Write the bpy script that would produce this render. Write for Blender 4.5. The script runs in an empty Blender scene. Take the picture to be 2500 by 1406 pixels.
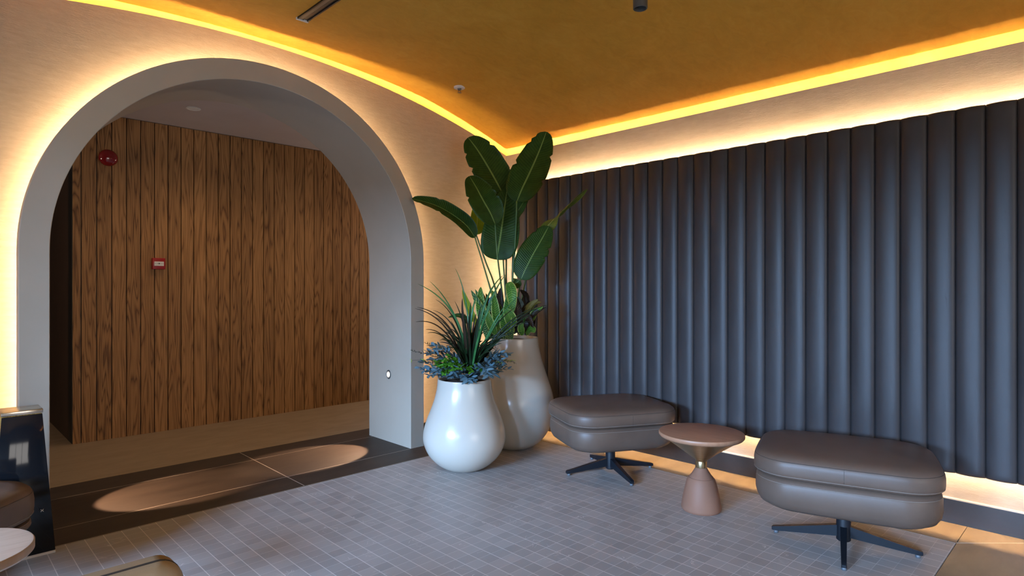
import bpy, bmesh, math, random
from mathutils import Vector, Matrix, noise
R = math.radians
PI = math.pi
sc = bpy.context.scene
C = sc.collection
rnd = random.Random(7)

# ------------------------------------------------------------------ camera, world, exposure
CAM_H = 1.40
YAW = 44.6
F_PX = 1477.0
cam_d = bpy.data.cameras.new('camera')
cam_d.sensor_width = 36.0
cam_d.lens = F_PX / 2500 * 36.0
cam_d.shift_y = -3 / 2500
cam_d.clip_start = 0.05
cam = bpy.data.objects.new('camera', cam_d)
C.objects.link(cam)
cam.location = (0, 0, CAM_H)
cam.rotation_euler = (R(90), 0, R(-YAW))
sc.camera = cam
sc.view_settings.view_transform = 'Standard'
sc.view_settings.look = 'None'
sc.view_settings.gamma = 1.0
sc.view_settings.exposure = 0.22
sc.view_settings.use_curve_mapping = False
sc.cycles.use_denoising = True
sc.cycles.max_bounces = 8
sc.cycles.diffuse_bounces = 5
sc.cycles.glossy_bounces = 3
sc.cycles.sample_clamp_indirect = 6.0
sc.cycles.caustics_reflective = False
sc.cycles.caustics_refractive = False

world = bpy.data.worlds.new('world')
sc.world = world
world.use_nodes = True
wbg = world.node_tree.nodes['Background']
wbg.inputs[0].default_value = (0.45, 0.68, 1.0, 1)
wbg.inputs[1].default_value = 1.5

SV, CV = math.sin(R(YAW)), math.cos(R(YAW))

def at(px, py, d):
    """point seen at a pixel of the 2500x1406 photograph at distance d along the view axis"""
    lat = (px - 1250) / F_PX * d
    return Vector((SV * d + CV * lat, CV * d - SV * lat, CAM_H + (700 - py) / F_PX * d))

def area_light(name, loc, rot, sx, sy, power, col, spread=180):
    l = bpy.data.lights.new(name, 'AREA')
    l.shape = 'RECTANGLE'; l.size = sx; l.size_y = sy
    l.energy = power; l.color = col; l.spread = R(spread)
    o = bpy.data.objects.new(name, l); C.objects.link(o)
    o.location = loc; o.rotation_euler = rot
    return o

# daylight through the tall glazing on the left of the room
area_light('daylight_side', (-9.0, -0.6, 4.45), (0, R(-71), 0), 4.2, 7.0, 19000, (0.37, 0.61, 1.0))
area_light('rear_fill', (1.0, -4.75, 1.3), (R(95), 0, 0), 3.4, 2.0, 130, (1.0, 0.88, 0.74))  # unseen warm fill lamp, added to brighten the arch face from behind the camera

# ------------------------------------------------------------------ node helpers
def mat(name):
    m = bpy.data.materials.new(name); m.use_nodes = True
    nt = m.node_tree
    b = nt.nodes['Principled BSDF']
    return m, nt, b

def N(nt, kind, **kw):
    n = nt.nodes.new(kind)
    for k, v in kw.items():
        if k.startswith('i_'):
            n.inputs[k[2:].replace('_', ' ')].default_value = v
        else:
            setattr(n, k, v)
    return n

def L(nt, a, b):
    nt.links.new(a, b)

def ramp(nt, fac, stops):
    r = nt.nodes.new('ShaderNodeValToRGB')
    els = r.color_ramp.elements
    els[0].position, els[0].color = stops[0][0], tuple(stops[0][1]) + (1,)
    els[1].position, els[1].color = stops[-1][0], tuple(stops[-1][1]) + (1,)
    for p, c in stops[1:-1]:
        e = els.new(p); e.color = tuple(c) + (1,)
    L(nt, fac, r.inputs[0])
    return r.outputs[0]

def coords(nt, scale=(1, 1, 1), kind='Object', rot=(0, 0, 0)):
    tc = nt.nodes.new('ShaderNodeTexCoord')
    mp = nt.nodes.new('ShaderNodeMapping')
    mp.inputs['Scale'].default_value = scale
    mp.inputs['Rotation'].default_value = rot
    L(nt, tc.outputs[kind], mp.inputs[0])
    return mp.outputs[0]

def noise_tex(nt, vec, scale, detail=4, rough=0.55, dist=0.0):
    n = nt.nodes.new('ShaderNodeTexNoise')
    n.inputs['Scale'].default_value = scale
    n.inputs['Detail'].default_value = detail
    n.inputs['Roughness'].default_value = rough
    n.inputs['Distortion'].default_value = dist
    L(nt, vec, n.inputs['Vector'])
    return n.outputs['Fac']

def math_n(nt, op, a, b=None):
    n = nt.nodes.new('ShaderNodeMath'); n.operation = op
    for i, x in enumerate((a, b)):
        if x is None: continue
        if isinstance(x, (int, float)): n.inputs[i].default_value = x
        else: L(nt, x, n.inputs[i])
    return n.outputs[0]

def bump(nt, b, h, strength, dist=0.01):
    n = nt.nodes.new('ShaderNodeBump')
    n.inputs['Strength'].default_value = strength
    n.inputs['Distance'].default_value = dist
    L(nt, h, n.inputs['Height'])
    L(nt, n.outputs[0], b.inputs['Normal'])

def simple(name, col, rough=0.5, metal=0.0, spec=0.5, coat=0.0):
    m, nt, b = mat(name)
    b.inputs['Base Color'].default_value = (*col, 1)
    b.inputs['Roughness'].default_value = rough
    b.inputs['Metallic'].default_value = metal
    b.inputs['Specular IOR Level'].default_value = spec
    b.inputs['Coat Weight'].default_value = coat
    return m

def noisy(name, c1, c2, scale, rough=0.5, bump_s=0.0, bump_scale=None, metal=0.0, stretch=(1, 1, 1), bd=0.005, spec=0.5):
    m, nt, b = mat(name)
    v = coords(nt, stretch)
    f = noise_tex(nt, v, scale)
    L(nt, ramp(nt, f, [(0.3, c1), (0.7, c2)]), b.inputs['Base Color'])
    b.inputs['Roughness'].default_value = rough
    b.inputs['Metallic'].default_value = metal
    b.inputs['Specular IOR Level'].default_value = spec
    if bump_s:
        bump(nt, b, noise_tex(nt, v, bump_scale or scale * 4), bump_s, bd)
    return m

def emitter(name, col, strength):
    m = bpy.data.materials.new(name); m.use_nodes = True
    nt = m.node_tree; nt.nodes.clear()
    e = N(nt, 'ShaderNodeEmission'); o = N(nt, 'ShaderNodeOutputMaterial')
    e.inputs[0].default_value = (*col, 1); e.inputs[1].default_value = strength
    L(nt, e.outputs[0], o.inputs[0])
    return m

# ------------------------------------------------------------------ materials
def plaster_mat():
    m, nt, b = mat('beige_wall_plaster')
    v = coords(nt, (1, 1, 5.0))
    f = noise_tex(nt, v, 9, 6, 0.65)
    f2 = noise_tex(nt, coords(nt, (1, 1, 6.0)), 45, 4, 0.6)
    L(nt, ramp(nt, f, [(0.25, (0.35, 0.278, 0.215)), (0.75, (0.43, 0.345, 0.27))]), b.inputs['Base Color'])
    b.inputs['Roughness'].default_value = 0.75
    b.inputs['Specular IOR Level'].default_value = 0.25
    h = math_n(nt, 'ADD', math_n(nt, 'MULTIPLY', f, 0.6), math_n(nt, 'MULTIPLY', f2, 0.5))
    bump(nt, b, h, 0.35, 0.006)
    return m

def gold_ceiling_mat():
    m, nt, b = mat('ochre_polished_plaster')
    v = coords(nt, (1, 1, 1))
    f = noise_tex(nt, v, 2.2, 7, 0.62, 0.6)
    f2 = noise_tex(nt, coords(nt, (1, 1.6, 1)), 9, 6, 0.65, 1.2)
    mix = math_n(nt, 'ADD', math_n(nt, 'MULTIPLY', f, 0.6), math_n(nt, 'MULTIPLY', f2, 0.4))
    L(nt, ramp(nt, mix, [(0.3, (0.48, 0.24, 0.026)), (0.5, (0.58, 0.295, 0.036)), (0.72, (0.66, 0.36, 0.055))]), b.inputs['Base Color'])
    b.inputs['Roughness'].default_value = 0.55
    b.inputs['Specular IOR Level'].default_value = 0.3
    bump(nt, b, f2, 0.3, 0.01)
    return m

def mosaic_mat():
    m, nt, b = mat('grey_taupe_stone_mosaic')
    tc = nt.nodes.new('ShaderNodeTexCoord')
    sp = nt.nodes.new('ShaderNodeSeparateXYZ'); L(nt, tc.outputs['Object'], sp.inputs[0])
    px, py = 0.0872, 0.0765
    def cell(o, p, off):
        s = math_n(nt, 'DIVIDE', math_n(nt, 'ADD', o, off), p)
        return math_n(nt, 'FRACT', s), math_n(nt, 'FLOOR', s)
    fx, ix = cell(sp.outputs[0], px, 20.0)
    # one row in some is shifted by half a piece
    fy, iy = cell(sp.outputs[1], py, 20.0)
    def edge(f, w):
        d = math_n(nt, 'ABSOLUTE', math_n(nt, 'SUBTRACT', f, 0.5))
        return math_n(nt, 'GREATER_THAN', d, 0.5 - w)
    gx, gy = edge(fx, 0.022), edge(fy, 0.018)
    comb = nt.nodes.new('ShaderNodeCombineXYZ'); L(nt, ix, comb.inputs[0]); L(nt, iy, comb.inputs[1])
    wn = nt.nodes.new('ShaderNodeTexWhiteNoise'); wn.noise_dimensions = '2D'; L(nt, comb.outputs[0], wn.inputs['Vector'])
    big = noise_tex(nt, tc.outputs['Object'], 1.5, 5, 0.6)
    v = math_n(nt, 'ADD', math_n(nt, 'MULTIPLY', wn.outputs['Value'], 0.55), math_n(nt, 'MULTIPLY', big, 0.45))
    base = ramp(nt, v, [(0.1, (0.30, 0.275, 0.26)), (0.9, (0.40, 0.37, 0.35))])
    # pale crack-like veins
    vr = nt.nodes.new('ShaderNodeTexVoronoi'); vr.feature = 'DISTANCE_TO_EDGE'
    wv = nt.nodes.new('ShaderNodeVectorMath'); wv.operation = 'ADD'
    nn = nt.nodes.new('ShaderNodeTexNoise'); nn.inputs['Scale'].default_value = 4
    L(nt, tc.outputs['Object'], nn.inputs['Vector'])
    L(nt, tc.outputs['Object'], wv.inputs[0]); L(nt, nn.outputs['Color'], wv.inputs[1])
    L(nt, wv.outputs[0], vr.inputs['Vector']); vr.inputs['Scale'].default_value = 7
    vein = math_n(nt, 'LESS_THAN', vr.outputs['Distance'], 0.012)
    msk = math_n(nt, 'GREATER_THAN', noise_tex(nt, tc.outputs['Object'], 6, 2), 0.60)
    vein = math_n(nt, 'MULTIPLY', math_n(nt, 'MULTIPLY', vein, msk), 0.55)
    # grout is pale; in the cross joints it is only partly visible
    gm = noise_tex(nt, tc.outputs['Object'], 3.0, 3)
    gyv = math_n(nt, 'MULTIPLY', gy, ramp(nt, gm, [(0.35, (0.25,)*3), (0.65, (0.75,)*3)]))
    gxv = math_n(nt, 'MULTIPLY', gx, 0.85)
    g = math_n(nt, 'MAXIMUM', gxv, gyv)
    g2 = math_n(nt, 'MAXIMUM', g, vein)
    mx = nt.nodes.new('ShaderNodeMix'); mx.data_type = 'RGBA'
    L(nt, g2, mx.inputs[0]); L(nt, base, mx.inputs[6]); mx.inputs[7].default_value = (0.68, 0.64, 0.60, 1)
    L(nt, mx.outputs[2], b.inputs['Base Color'])
    b.inputs['Roughness'].default_value = 0.42
    rr = math_n(nt, 'ADD', 0.36, math_n(nt, 'MULTIPLY', wn.outputs['Value'], 0.12))
    L(nt, rr, b.inputs['Roughness'])
    bump(nt, b, math_n(nt, 'SUBTRACT', 1.0, g), 0.25, 0.002)
    return m

def big_tile_mat(name, c1, c2, xs, ys, joint=(0.30, 0.25, 0.20), rough=0.35, w=0.0025):
    """large stone tiles with thin joints at given X and Y positions"""
    m, nt, b = mat(name)
    tc = nt.nodes.new('ShaderNodeTexCoord')
    sp = nt.nodes.new('ShaderNodeSeparateXYZ'); L(nt, tc.outputs['Object'], sp.inputs[0])
    f = noise_tex(nt, coords(nt, (1, 2.5, 1)), 3.5, 7, 0.62, 0.4)
    base = ramp(nt, f, [(0.3, c1), (0.7, c2)])
    g = None
    for o, ps in ((0, xs), (1, ys)):
        for p in ps:
            d = math_n(nt, 'LESS_THAN', math_n(nt, 'ABSOLUTE', math_n(nt, 'SUBTRACT', sp.outputs[o], p)), w)
            g = d if g is None else math_n(nt, 'MAXIMUM', g, d)
    if g is not None:
        mx = nt.nodes.new('ShaderNodeMix'); mx.data_type = 'RGBA'
        L(nt, g, mx.inputs[0]); L(nt, base, mx.inputs[6]); mx.inputs[7].default_value = (*joint, 1)
        L(nt, mx.outputs[2], b.inputs['Base Color'])
    else:
        L(nt, base, b.inputs['Base Color'])
    b.inputs['Roughness'].default_value = rough
    bump(nt, b, f, 0.05, 0.002)
    return m

def oak_mat():
    m, nt, b = mat('brown_stained_oak_boards')
    tc = nt.nodes.new('ShaderNodeTexCoord')
    sp = nt.nodes.new('ShaderNodeSeparateXYZ'); L(nt, tc.outputs['Object'], sp.inputs[0])
    ip = math_n(nt, 'FLOOR', math_n(nt, 'DIVIDE', math_n(nt, 'SUBTRACT', sp.outputs[0], 1.056 - 11.65), 0.1165))
    wn = nt.nodes.new('ShaderNodeTexWhiteNoise'); wn.noise_dimensions = '1D'; L(nt, ip, wn.inputs['W'])
    # every board gets its own slice of the grain
    cb = nt.nodes.new('ShaderNodeCombineXYZ')
    L(nt, math_n(nt, 'ADD', math_n(nt, 'MULTIPLY', sp.outputs[0], 1.0), math_n(nt, 'MULTIPLY', wn.outputs['Value'], 7.0)), cb.inputs[0])
    L(nt, math_n(nt, 'MULTIPLY', wn.outputs['Value'], 31.0), cb.inputs[1])
    L(nt, math_n(nt, 'MULTIPLY', sp.outputs[2], 0.07), cb.inputs[2])
    n1 = noise_tex(nt, cb.outputs[0], 9.0, 2, 0.5, 0.3)
    rings = math_n(nt, 'SINE', math_n(nt, 'MULTIPLY', n1, 95.0))
    rings = math_n(nt, 'ADD', math_n(nt, 'MULTIPLY', rings, 0.5), 0.5)
    rings = math_n(nt, 'POWER', rings, 0.45)
    n2 = noise_tex(nt, coords(nt, (1, 1, 0.03)), 160, 3, 0.6)
    grain = math_n(nt, 'ADD', math_n(nt, 'MULTIPLY', rings, 0.40), math_n(nt, 'MULTIPLY', n2, 0.50))
    tone = math_n(nt, 'ADD', math_n(nt, 'MULTIPLY', grain, 0.85), math_n(nt, 'MULTIPLY', wn.outputs['Value'], 0.15))
    L(nt, ramp(nt, tone, [(0.15, (0.08, 0.030, 0.009)), (0.40, (0.26, 0.125, 0.042)), (0.8, (0.48, 0.245, 0.090))]), b.inputs['Base Color'])
    b.inputs['Roughness'].default_value = 0.55
    b.inputs['Specular IOR Level'].default_value = 0.3
    bump(nt, b, grain, 0.25, 0.002)
    return m

def velvet_mat():
    m, nt, b = mat('charcoal_padded_leather_cloth')
    v = coords(nt, (1, 1, 1))
    n1 = noise_tex(nt, v, 260, 3, 0.6)
    n2 = noise_tex(nt, coords(nt, (1, 1, 0.35)), 5, 5, 0.6)
    # short diagonal brush marks
    wv = coords(nt, (1, 3.0, 0.5), rot=(R(38), 0, 0))
    sc1 = noise_tex(nt, wv, 55, 6, 0.75, 0.2)
    scr = ramp(nt, sc1, [(0.62, (0, 0, 0)), (0.70, (1, 1, 1))])
    patch = ramp(nt, noise_tex(nt, v, 2.1, 3), [(0.45, (0, 0, 0)), (0.65, (1, 1, 1))])
    mark = math_n(nt, 'MULTIPLY', scr, patch)
    L(nt, ramp(nt, n2, [(0.3, (0.036, 0.033, 0.035)), (0.7, (0.050, 0.046, 0.048))]), b.inputs['Base Color'])
    L(nt, math_n(nt, 'ADD', math_n(nt, 'MULTIPLY', n2, 0.16), math_n(nt, 'ADD', 0.34, math_n(nt, 'MULTIPLY', mark, 0.10))), b.inputs['Roughness'])
    b.inputs['Sheen Weight'].default_value = 0.02
    b.inputs['Specular IOR Level'].default_value = 0.35
    b.inputs['Sheen Roughness'].default_value = 0.4
    h = math_n(nt, 'ADD', math_n(nt, 'MULTIPLY', n1, 0.35), math_n(nt, 'MULTIPLY', mark, 0.6))
    bump(nt, b, h, 0.35, 0.002)
    return m

def leather(name, c1, c2, rough=0.42):
    m, nt, b = mat(name)
    v = coords(nt)
    L(nt, ramp(nt, noise_tex(nt, v, 6, 5), [(0.3, c1), (0.7, c2)]), b.inputs['Base Color'])
    vr = nt.nodes.new('ShaderNodeTexVoronoi'); vr.inputs['Scale'].default_value = 420; L(nt, v, vr.inputs['Vector'])
    b.inputs['Roughness'].default_value = rough
    b.inputs['Specular IOR Level'].default_value = 0.35
    bump(nt, b, vr.outputs['Distance'], 0.12, 0.001)
    return m

def leaf_mat(name, base, dark, rib, vein_n=38, rib_w=0.035, vein_amt=0.35, edge=None, edge_w=0.0, rough=0.4, blotch=0.0, trans=0.12):
    """u runs across the leaf, v along it"""
    m, nt, b = mat(name)
    tc = nt.nodes.new('ShaderNodeTexCoord')
    sp = nt.nodes.new('ShaderNodeSeparateXYZ'); L(nt, tc.outputs['UV'], sp.inputs[0])
    du = math_n(nt, 'ABSOLUTE', math_n(nt, 'SUBTRACT', sp.outputs[0], 0.5))
    veins = math_n(nt, 'SINE', math_n(nt, 'MULTIPLY', math_n(nt, 'SUBTRACT', sp.outputs[1], math_n(nt, 'MULTIPLY', du, 0.18)), vein_n * 6.283))
    nz = noise_tex(nt, tc.outputs['Object'], 14, 4)
    fac = math_n(nt, 'ADD', math_n(nt, 'MULTIPLY', veins, vein_amt * 0.5), nz)
    if blotch:
        nb = noise_tex(nt, tc.outputs['UV'], 9, 5, 0.7, 1.0)
        fac = math_n(nt, 'ADD', fac, math_n(nt, 'MULTIPLY', math_n(nt, 'SUBTRACT', nb, 0.5), blotch))
    col = ramp(nt, fac, [(0.25, dark), (0.75, base)])
    def mixin(col, f, c):
        mx = nt.nodes.new('ShaderNodeMix'); mx.data_type = 'RGBA'
        L(nt, f, mx.inputs[0]); L(nt, col, mx.inputs[6]); mx.inputs[7].default_value = (*c, 1)
        return mx.outputs[2]
    if rib is not None:
        col = mixin(col, math_n(nt, 'LESS_THAN', du, rib_w), rib)
    if edge is not None:
        e = math_n(nt, 'GREATER_THAN', math_n(nt, 'ADD', du, math_n(nt, 'MULTIPLY', math_n(nt, 'SUBTRACT', nz, 0.5), 0.12)), 0.5 - edge_w)
        col = mixin(col, e, edge)
    L(nt, col, b.inputs['Base Color'])
    b.inputs['Roughness'].default_value = rough
    b.inputs['Specular IOR Level'].default_value = 0.25
    # a little light passes through the blade
    tr = nt.nodes.new('ShaderNodeBsdfTranslucent'); L(nt, col, tr.inputs[0])
    ms = nt.nodes.new('ShaderNodeMixShader'); ms.inputs[0].default_value = trans
    out = nt.nodes['Material Output']
    L(nt, b.outputs[0], ms.inputs[1]); L(nt, tr.outputs[0], ms.inputs[2]); L(nt, ms.outputs[0], out.inputs[0])
    bump(nt, b, veins, 0.25, 0.002)
    return m

WARM = (1.0, 0.62, 0.26)
M = dict(
    plaster=plaster_mat(), gold=gold_ceiling_mat(), mosaic=mosaic_mat(), oak=oak_mat(), velvet=velvet_mat(),
    arch=noisy('grey_painted_arch', (0.40, 0.352, 0.285), (0.43, 0.38, 0.31), 3, 0.5, 0.05, 90),
    dark_stone=big_tile_mat('dark_brown_stone_tiles', (0.026, 0.016, 0.011), (0.046, 0.030, 0.021), (0.52, 1.95, 3.38, -0.91), (4.34, 4.95), joint=(0.42, 0.36, 0.30), rough=0.55),
    brown_stone=big_tile_mat('brown_border_stone', (0.20, 0.135, 0.080), (0.27, 0.19, 0.115), (), (), rough=0.4),
    corr_stone=big_tile_mat('corridor_stone_floor', (0.22, 0.155, 0.095), (0.29, 0.21, 0.135), (), (), rough=0.5),
    joint=simple('stone_joint', (0.45, 0.38, 0.30), 0.6),
    base=noisy('dark_bronze_skirting', (0.020, 0.017, 0.016), (0.032, 0.027, 0.026), 5, 0.38, 0.04),
    baselip=simple('cream_skirting_edge', (0.62, 0.50, 0.38), 0.5),
    white_ceiling=noisy('corridor_ceiling_paint', (0.50, 0.44, 0.42), (0.53, 0.47, 0.45), 4, 0.7),
    dark_wall=noisy('dark_corridor_wall', (0.030, 0.016, 0.010), (0.045, 0.024, 0.014), 6, 0.6),
    room_wall=noisy('room_side_paint', (0.30, 0.25, 0.20), (0.34, 0.28, 0.22), 3, 0.8),
    backing=simple('panel_backing_board', (0.02, 0.018, 0.018), 0.7),
    pot=noisy('white_glazed_resin', (0.54, 0.50, 0.43), (0.57, 0.53, 0.46), 2, 0.22, 0.03, 6),
    soil=noisy('dark_potting_soil', (0.02, 0.014, 0.01), (0.05, 0.035, 0.025), 60, 0.9, 0.8, 80, bd=0.02),
    leather=leather('taupe_leather', (0.110, 0.074, 0.055), (0.130, 0.089, 0.067)),
    leather_tan=leather('tan_leather', (0.30, 0.21, 0.12), (0.34, 0.24, 0.14), 0.5),
    stitch=simple('pale_leather_stitching', (0.24, 0.20, 0.17), 0.6),
    seam=simple('dark_leather_seam', (0.035, 0.027, 0.022), 0.7),
    black_metal=simple('black_powder_coated_steel', (0.008, 0.010, 0.014), 0.5, 0.0, 0.25),
    foot=simple('clear_grey_plastic_glide', (0.10, 0.115, 0.13), 0.4),
    brass=noisy('brushed_brass', (0.52, 0.40, 0.22), (0.60, 0.47, 0.28), 8, 0.28, 0.15, 300, metal=1.0, stretch=(1, 1, 14), bd=0.0008),
    walnut=noisy('copper_brown_veneer', (0.36, 0.18, 0.10), (0.44, 0.23, 0.135), 5, 0.42, 0.08, 60, stretch=(8, 1, 1), bd=0.001),
    copper=noisy('rose_brown_lacquer', (0.24, 0.115, 0.072), (0.28, 0.14, 0.09), 4, 0.55, spec=0.25),
    black_glass=simple('black_gloss_panel', (0.006, 0.007, 0.009), 0.07, 0, 0.30, 0.0),
    chrome=simple('satin_metal', (0.62, 0.55, 0.46), 0.22, 1.0),
    glow_side=noisy('painted_glow_side', (0.25, 0.15, 0.03), (0.75, 0.50, 0.14), 160, 0.35, 0.6, 200, metal=0.7),  # gold flecks put the reflected arch glow into the colour of the textured side
    pale_wood=noisy('pale_wood_grain', (0.46, 0.33, 0.24), (0.55, 0.41, 0.31), 5, 0.5, 0.08, 40, stretch=(1, 7, 1)),
    red=simple('red_plastic', (0.33, 0.006, 0.008), 0.35),
    red_gloss=simple('dark_red_gloss', (0.20, 0.004, 0.008), 0.18, 0, 0.5, 0.4),
    white_plastic=simple('white_plastic', (0.75, 0.72, 0.68), 0.45),
    black=simple('black_ink', (0.01, 0.01, 0.01), 0.6),
    grey_metal=simple('anthracite_lacquer', (0.10, 0.095, 0.09), 0.45, 0.3),
    slot=simple('slot_black', (0.006, 0.006, 0.006), 0.5),
    led=emitter('warm_led_tape', (1.0, 0.72, 0.42), 440.0),
    led_low=emitter('warm_led_tape_low', (1.0, 0.70, 0.38), 190.0),
    led_arch=emitter('warm_led_tape_arch', (1.0, 0.72, 0.41), 120.0),
    led_cove=emitter('warm_led_tape_cove', (1.0, 0.84, 0.56), 210.0),
    lamp=emitter('lit_lens', (1.0, 0.86, 0.66), 9.0),
)
M['leaf_big'] = leaf_mat('bird_of_paradise_leaf', (0.030, 0.085, 0.012), (0.014, 0.045, 0.007), (0.16, 0.26, 0.07), 34, 0.022, 0.30, rough=0.42)
M['leaf_bright'] = leaf_mat('young_yellow_green_leaf', (0.36, 0.46, 0.03), (0.24, 0.36, 0.02), (0.5, 0.58, 0.12), 20, 0.03, 0.15, trans=0.4)
M['leaf_olive'] = leaf_mat('olive_edge_leaf', (0.16, 0.20, 0.03), (0.08, 0.12, 0.02), (0.30, 0.34, 0.10), 30, 0.03, 0.2)
M['leaf_red'] = leaf_mat('reddish_leaf_back', (0.085, 0.035, 0.012), (0.045, 0.022, 0.010), (0.14, 0.10, 0.04), 34, 0.03, 0.3)
M['leaf_varieg'] = leaf_mat('variegated_leaf', (0.13, 0.30, 0.045), (0.035, 0.13, 0.02), (0.16, 0.34, 0.06), 16, 0.02, 0.7, edge=(0.48, 0.56, 0.16), edge_w=0.07, blotch=1.6, rough=0.4)
M['leaf_snake'] = leaf_mat('banded_snake_leaf', (0.15, 0.27, 0.07), (0.012, 0.045, 0.012), None, 13, 0, 1.1, edge=(0.42, 0.48, 0.10), edge_w=0.06, blotch=0.9, rough=0.45)
M['leaf_dark'] = leaf_mat('dark_plum_leaf', (0.030, 0.022, 0.016), (0.014, 0.012, 0.010), (0.06, 0.03, 0.02), 20, 0.03, 0.3, rough=0.32)
M['leaf_rust'] = leaf_mat('rust_green_leaf', (0.20, 0.16, 0.03), (0.10, 0.09, 0.02), (0.25, 0.2, 0.06), 20, 0.03, 0.3)
M['blade_green'] = leaf_mat('green_grass_blade', (0.055, 0.20, 0.060), (0.022, 0.10, 0.025), (0.10, 0.27, 0.09), 3, 0.06, 0.1, rough=0.32)
M['blade_dark'] = leaf_mat('dark_grass_blade', (0.012, 0.028, 0.010), (0.008, 0.012, 0.006), (0.02, 0.05, 0.015), 3, 0.05, 0.1, rough=0.35, trans=0.05)
M['blade_brown'] = leaf_mat('brown_grass_blade', (0.045, 0.022, 0.012), (0.018, 0.014, 0.008), (0.05, 0.04, 0.02), 3, 0.05, 0.1, rough=0.4, trans=0.05)
M['leaf_blue'] = leaf_mat('blue_grey_sprig_leaf', (0.17, 0.30, 0.36), (0.085, 0.165, 0.215), (0.16, 0.26, 0.28), 8, 0.03, 0.15, rough=0.55)
M['fern'] = leaf_mat('bright_fern_leaf', (0.11, 0.34, 0.02), (0.025, 0.14, 0.01), (0.16, 0.38, 0.05), 6, 0.03, 0.15)
M['lime'] = leaf_mat('lime_needle', (0.42, 0.55, 0.02), (0.28, 0.42, 0.02), None, 6, 0, 0.15)
M['stem'] = noisy('green_stem', (0.025, 0.085, 0.015), (0.06, 0.15, 0.03), 20, 0.4, stretch=(1, 1, 0.2))
M['twig'] = simple('brown_twig', (0.05, 0.03, 0.02), 0.7)

# ------------------------------------------------------------------ mesh helpers
def link_mesh(name, bm, material, parent=None, smooth=False, recalc=True):
    me = bpy.data.meshes.new(name)
    if recalc:
        bmesh.ops.recalc_face_normals(bm, faces=bm.faces)
    bm.to_mesh(me); bm.free()
    mats = material if isinstance(material, (list, tuple)) else [material]
    for m in mats: me.materials.append(m)
    if smooth:
        me.polygons.foreach_set('use_smooth', [True] * len(me.polygons))
    o = bpy.data.objects.new(name, me); C.objects.link(o)
    if parent is not None: o.parent = parent
    return o

def autosmooth(o, ang=35):
    me = o.data
    me.polygons.foreach_set('use_smooth', [True] * len(me.polygons))
    me.set_sharp_from_angle(angle=R(ang))
    return o

def thing(name, label, cat, loc=(0, 0, 0), rotz=0.0, group=None):
    o = bpy.data.objects.new(name, None); C.objects.link(o)
    o.empty_display_size = 0.1
    o.location = loc; o.rotation_euler = (0, 0, rotz)
    o['label'] = label; o['category'] = cat
    if group: o['group'] = group
    return o

def tag(o, label, cat, group=None):
    o['label'] = label; o['category'] = cat
    if group: o['group'] = group
    return o

def struct(o, label=None):
    o['kind'] = 'structure'
    if label: o['label'] = label
    return o

def box(bm, x0, x1, y0, y1, z0, z1, mi=0):
    vs = [bm.verts.new(p) for p in ((x0, y0, z0), (x1, y0, z0), (x1, y1, z0), (x0, y1, z0), (x0, y0, z1), (x1, y0, z1), (x1, y1, z1), (x0, y1, z1))]
    fs = []
    for q in ((0, 3, 2, 1), (4, 5, 6, 7), (0, 1, 5, 4), (1, 2, 6, 5), (2, 3, 7, 6), (3, 0, 4, 7)):
        f = bm.faces.new([vs[i] for i in q]); f.material_index = mi; fs.append(f)
    return vs, fs

def bevel_all(bm, w, seg=2):
    bmesh.ops.bevel(bm, geom=list(bm.edges), offset=w, segments=seg, affect='EDGES', profile=0.5)

def ring_loft(bm, rings, closed=True, caps=(True, True), mi=0):
    rv = [[bm.verts.new(p) for p in r] for r in rings]
    n = len(rings[0])
    for a, b in zip(rv[:-1], rv[1:]):
        for i in range(n if closed else n - 1):
            j = (i + 1) % n
            f = bm.faces.new((a[i], a[j], b[j], b[i])); f.material_index = mi
    if closed and caps[0]: bm.faces.new(list(reversed(rv[0]))).material_index = mi
    if closed and caps[1]: bm.faces.new(rv[-1]).material_index = mi
    return rv

def lathe(bm, prof, n=64, cx=0, cy=0, caps=(True, True), mi=0):
    rings = [[(cx + r * math.cos(2 * PI * i / n), cy + r * math.sin(2 * PI * i / n), z) for i in range(n)] for r, z in prof]
    return ring_loft(bm, rings, True, caps, mi)

def frame_of(t, up=Vector((0, 0, 1))):
    t = t.normalized()
    s = t.cross(up)
    if s.length < 1e-4: s = t.cross(Vector((0, 1, 0)))
    s.normalize()
    return s, s.cross(t).normalized()

def tube(bm, pts, radii, n=8, caps=(True, True), mi=0):
    pts = [Vector(p) for p in pts]
    if isinstance(radii, (int, float)): radii = [radii] * len(pts)
    rings = []
    up = Vector((0.123, 0.05, 1)).normalized()
    for i, p in enumerate(pts):
        t = pts[min(i + 1, len(pts) - 1)] - pts[max(i - 1, 0)]
        s, u = frame_of(t, up)
        rings.append([p + (s * math.cos(2 * PI * k / n) + u * math.sin(2 * PI * k / n)) * radii[i] for k in range(n)])
    ring_loft(bm, rings, True, caps, mi)

def bez(p0, p1, p2, n):
    return [p0 * (1 - t) ** 2 + p1 * 2 * t * (1 - t) + p2 * t * t for t in [i / n for i in range(n + 1)]]

def smooth_poly(pts, n):
    """Catmull-Rom through the points"""
    pts = [Vector(p) for p in pts]
    out = []
    m = len(pts)
    for i in range(m - 1):
        a, b, c, d = pts[max(i - 1, 0)], pts[i], pts[i + 1], pts[min(i + 2, m - 1)]
        for k in range(n):
            t = k / n
            out.append(0.5 * ((2 * b) + (c - a) * t + (2 * a - 5 * b + 4 * c - d) * t * t + (3 * b - a - 3 * c + d) * t ** 3))
    out.append(pts[-1])
    return out

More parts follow.
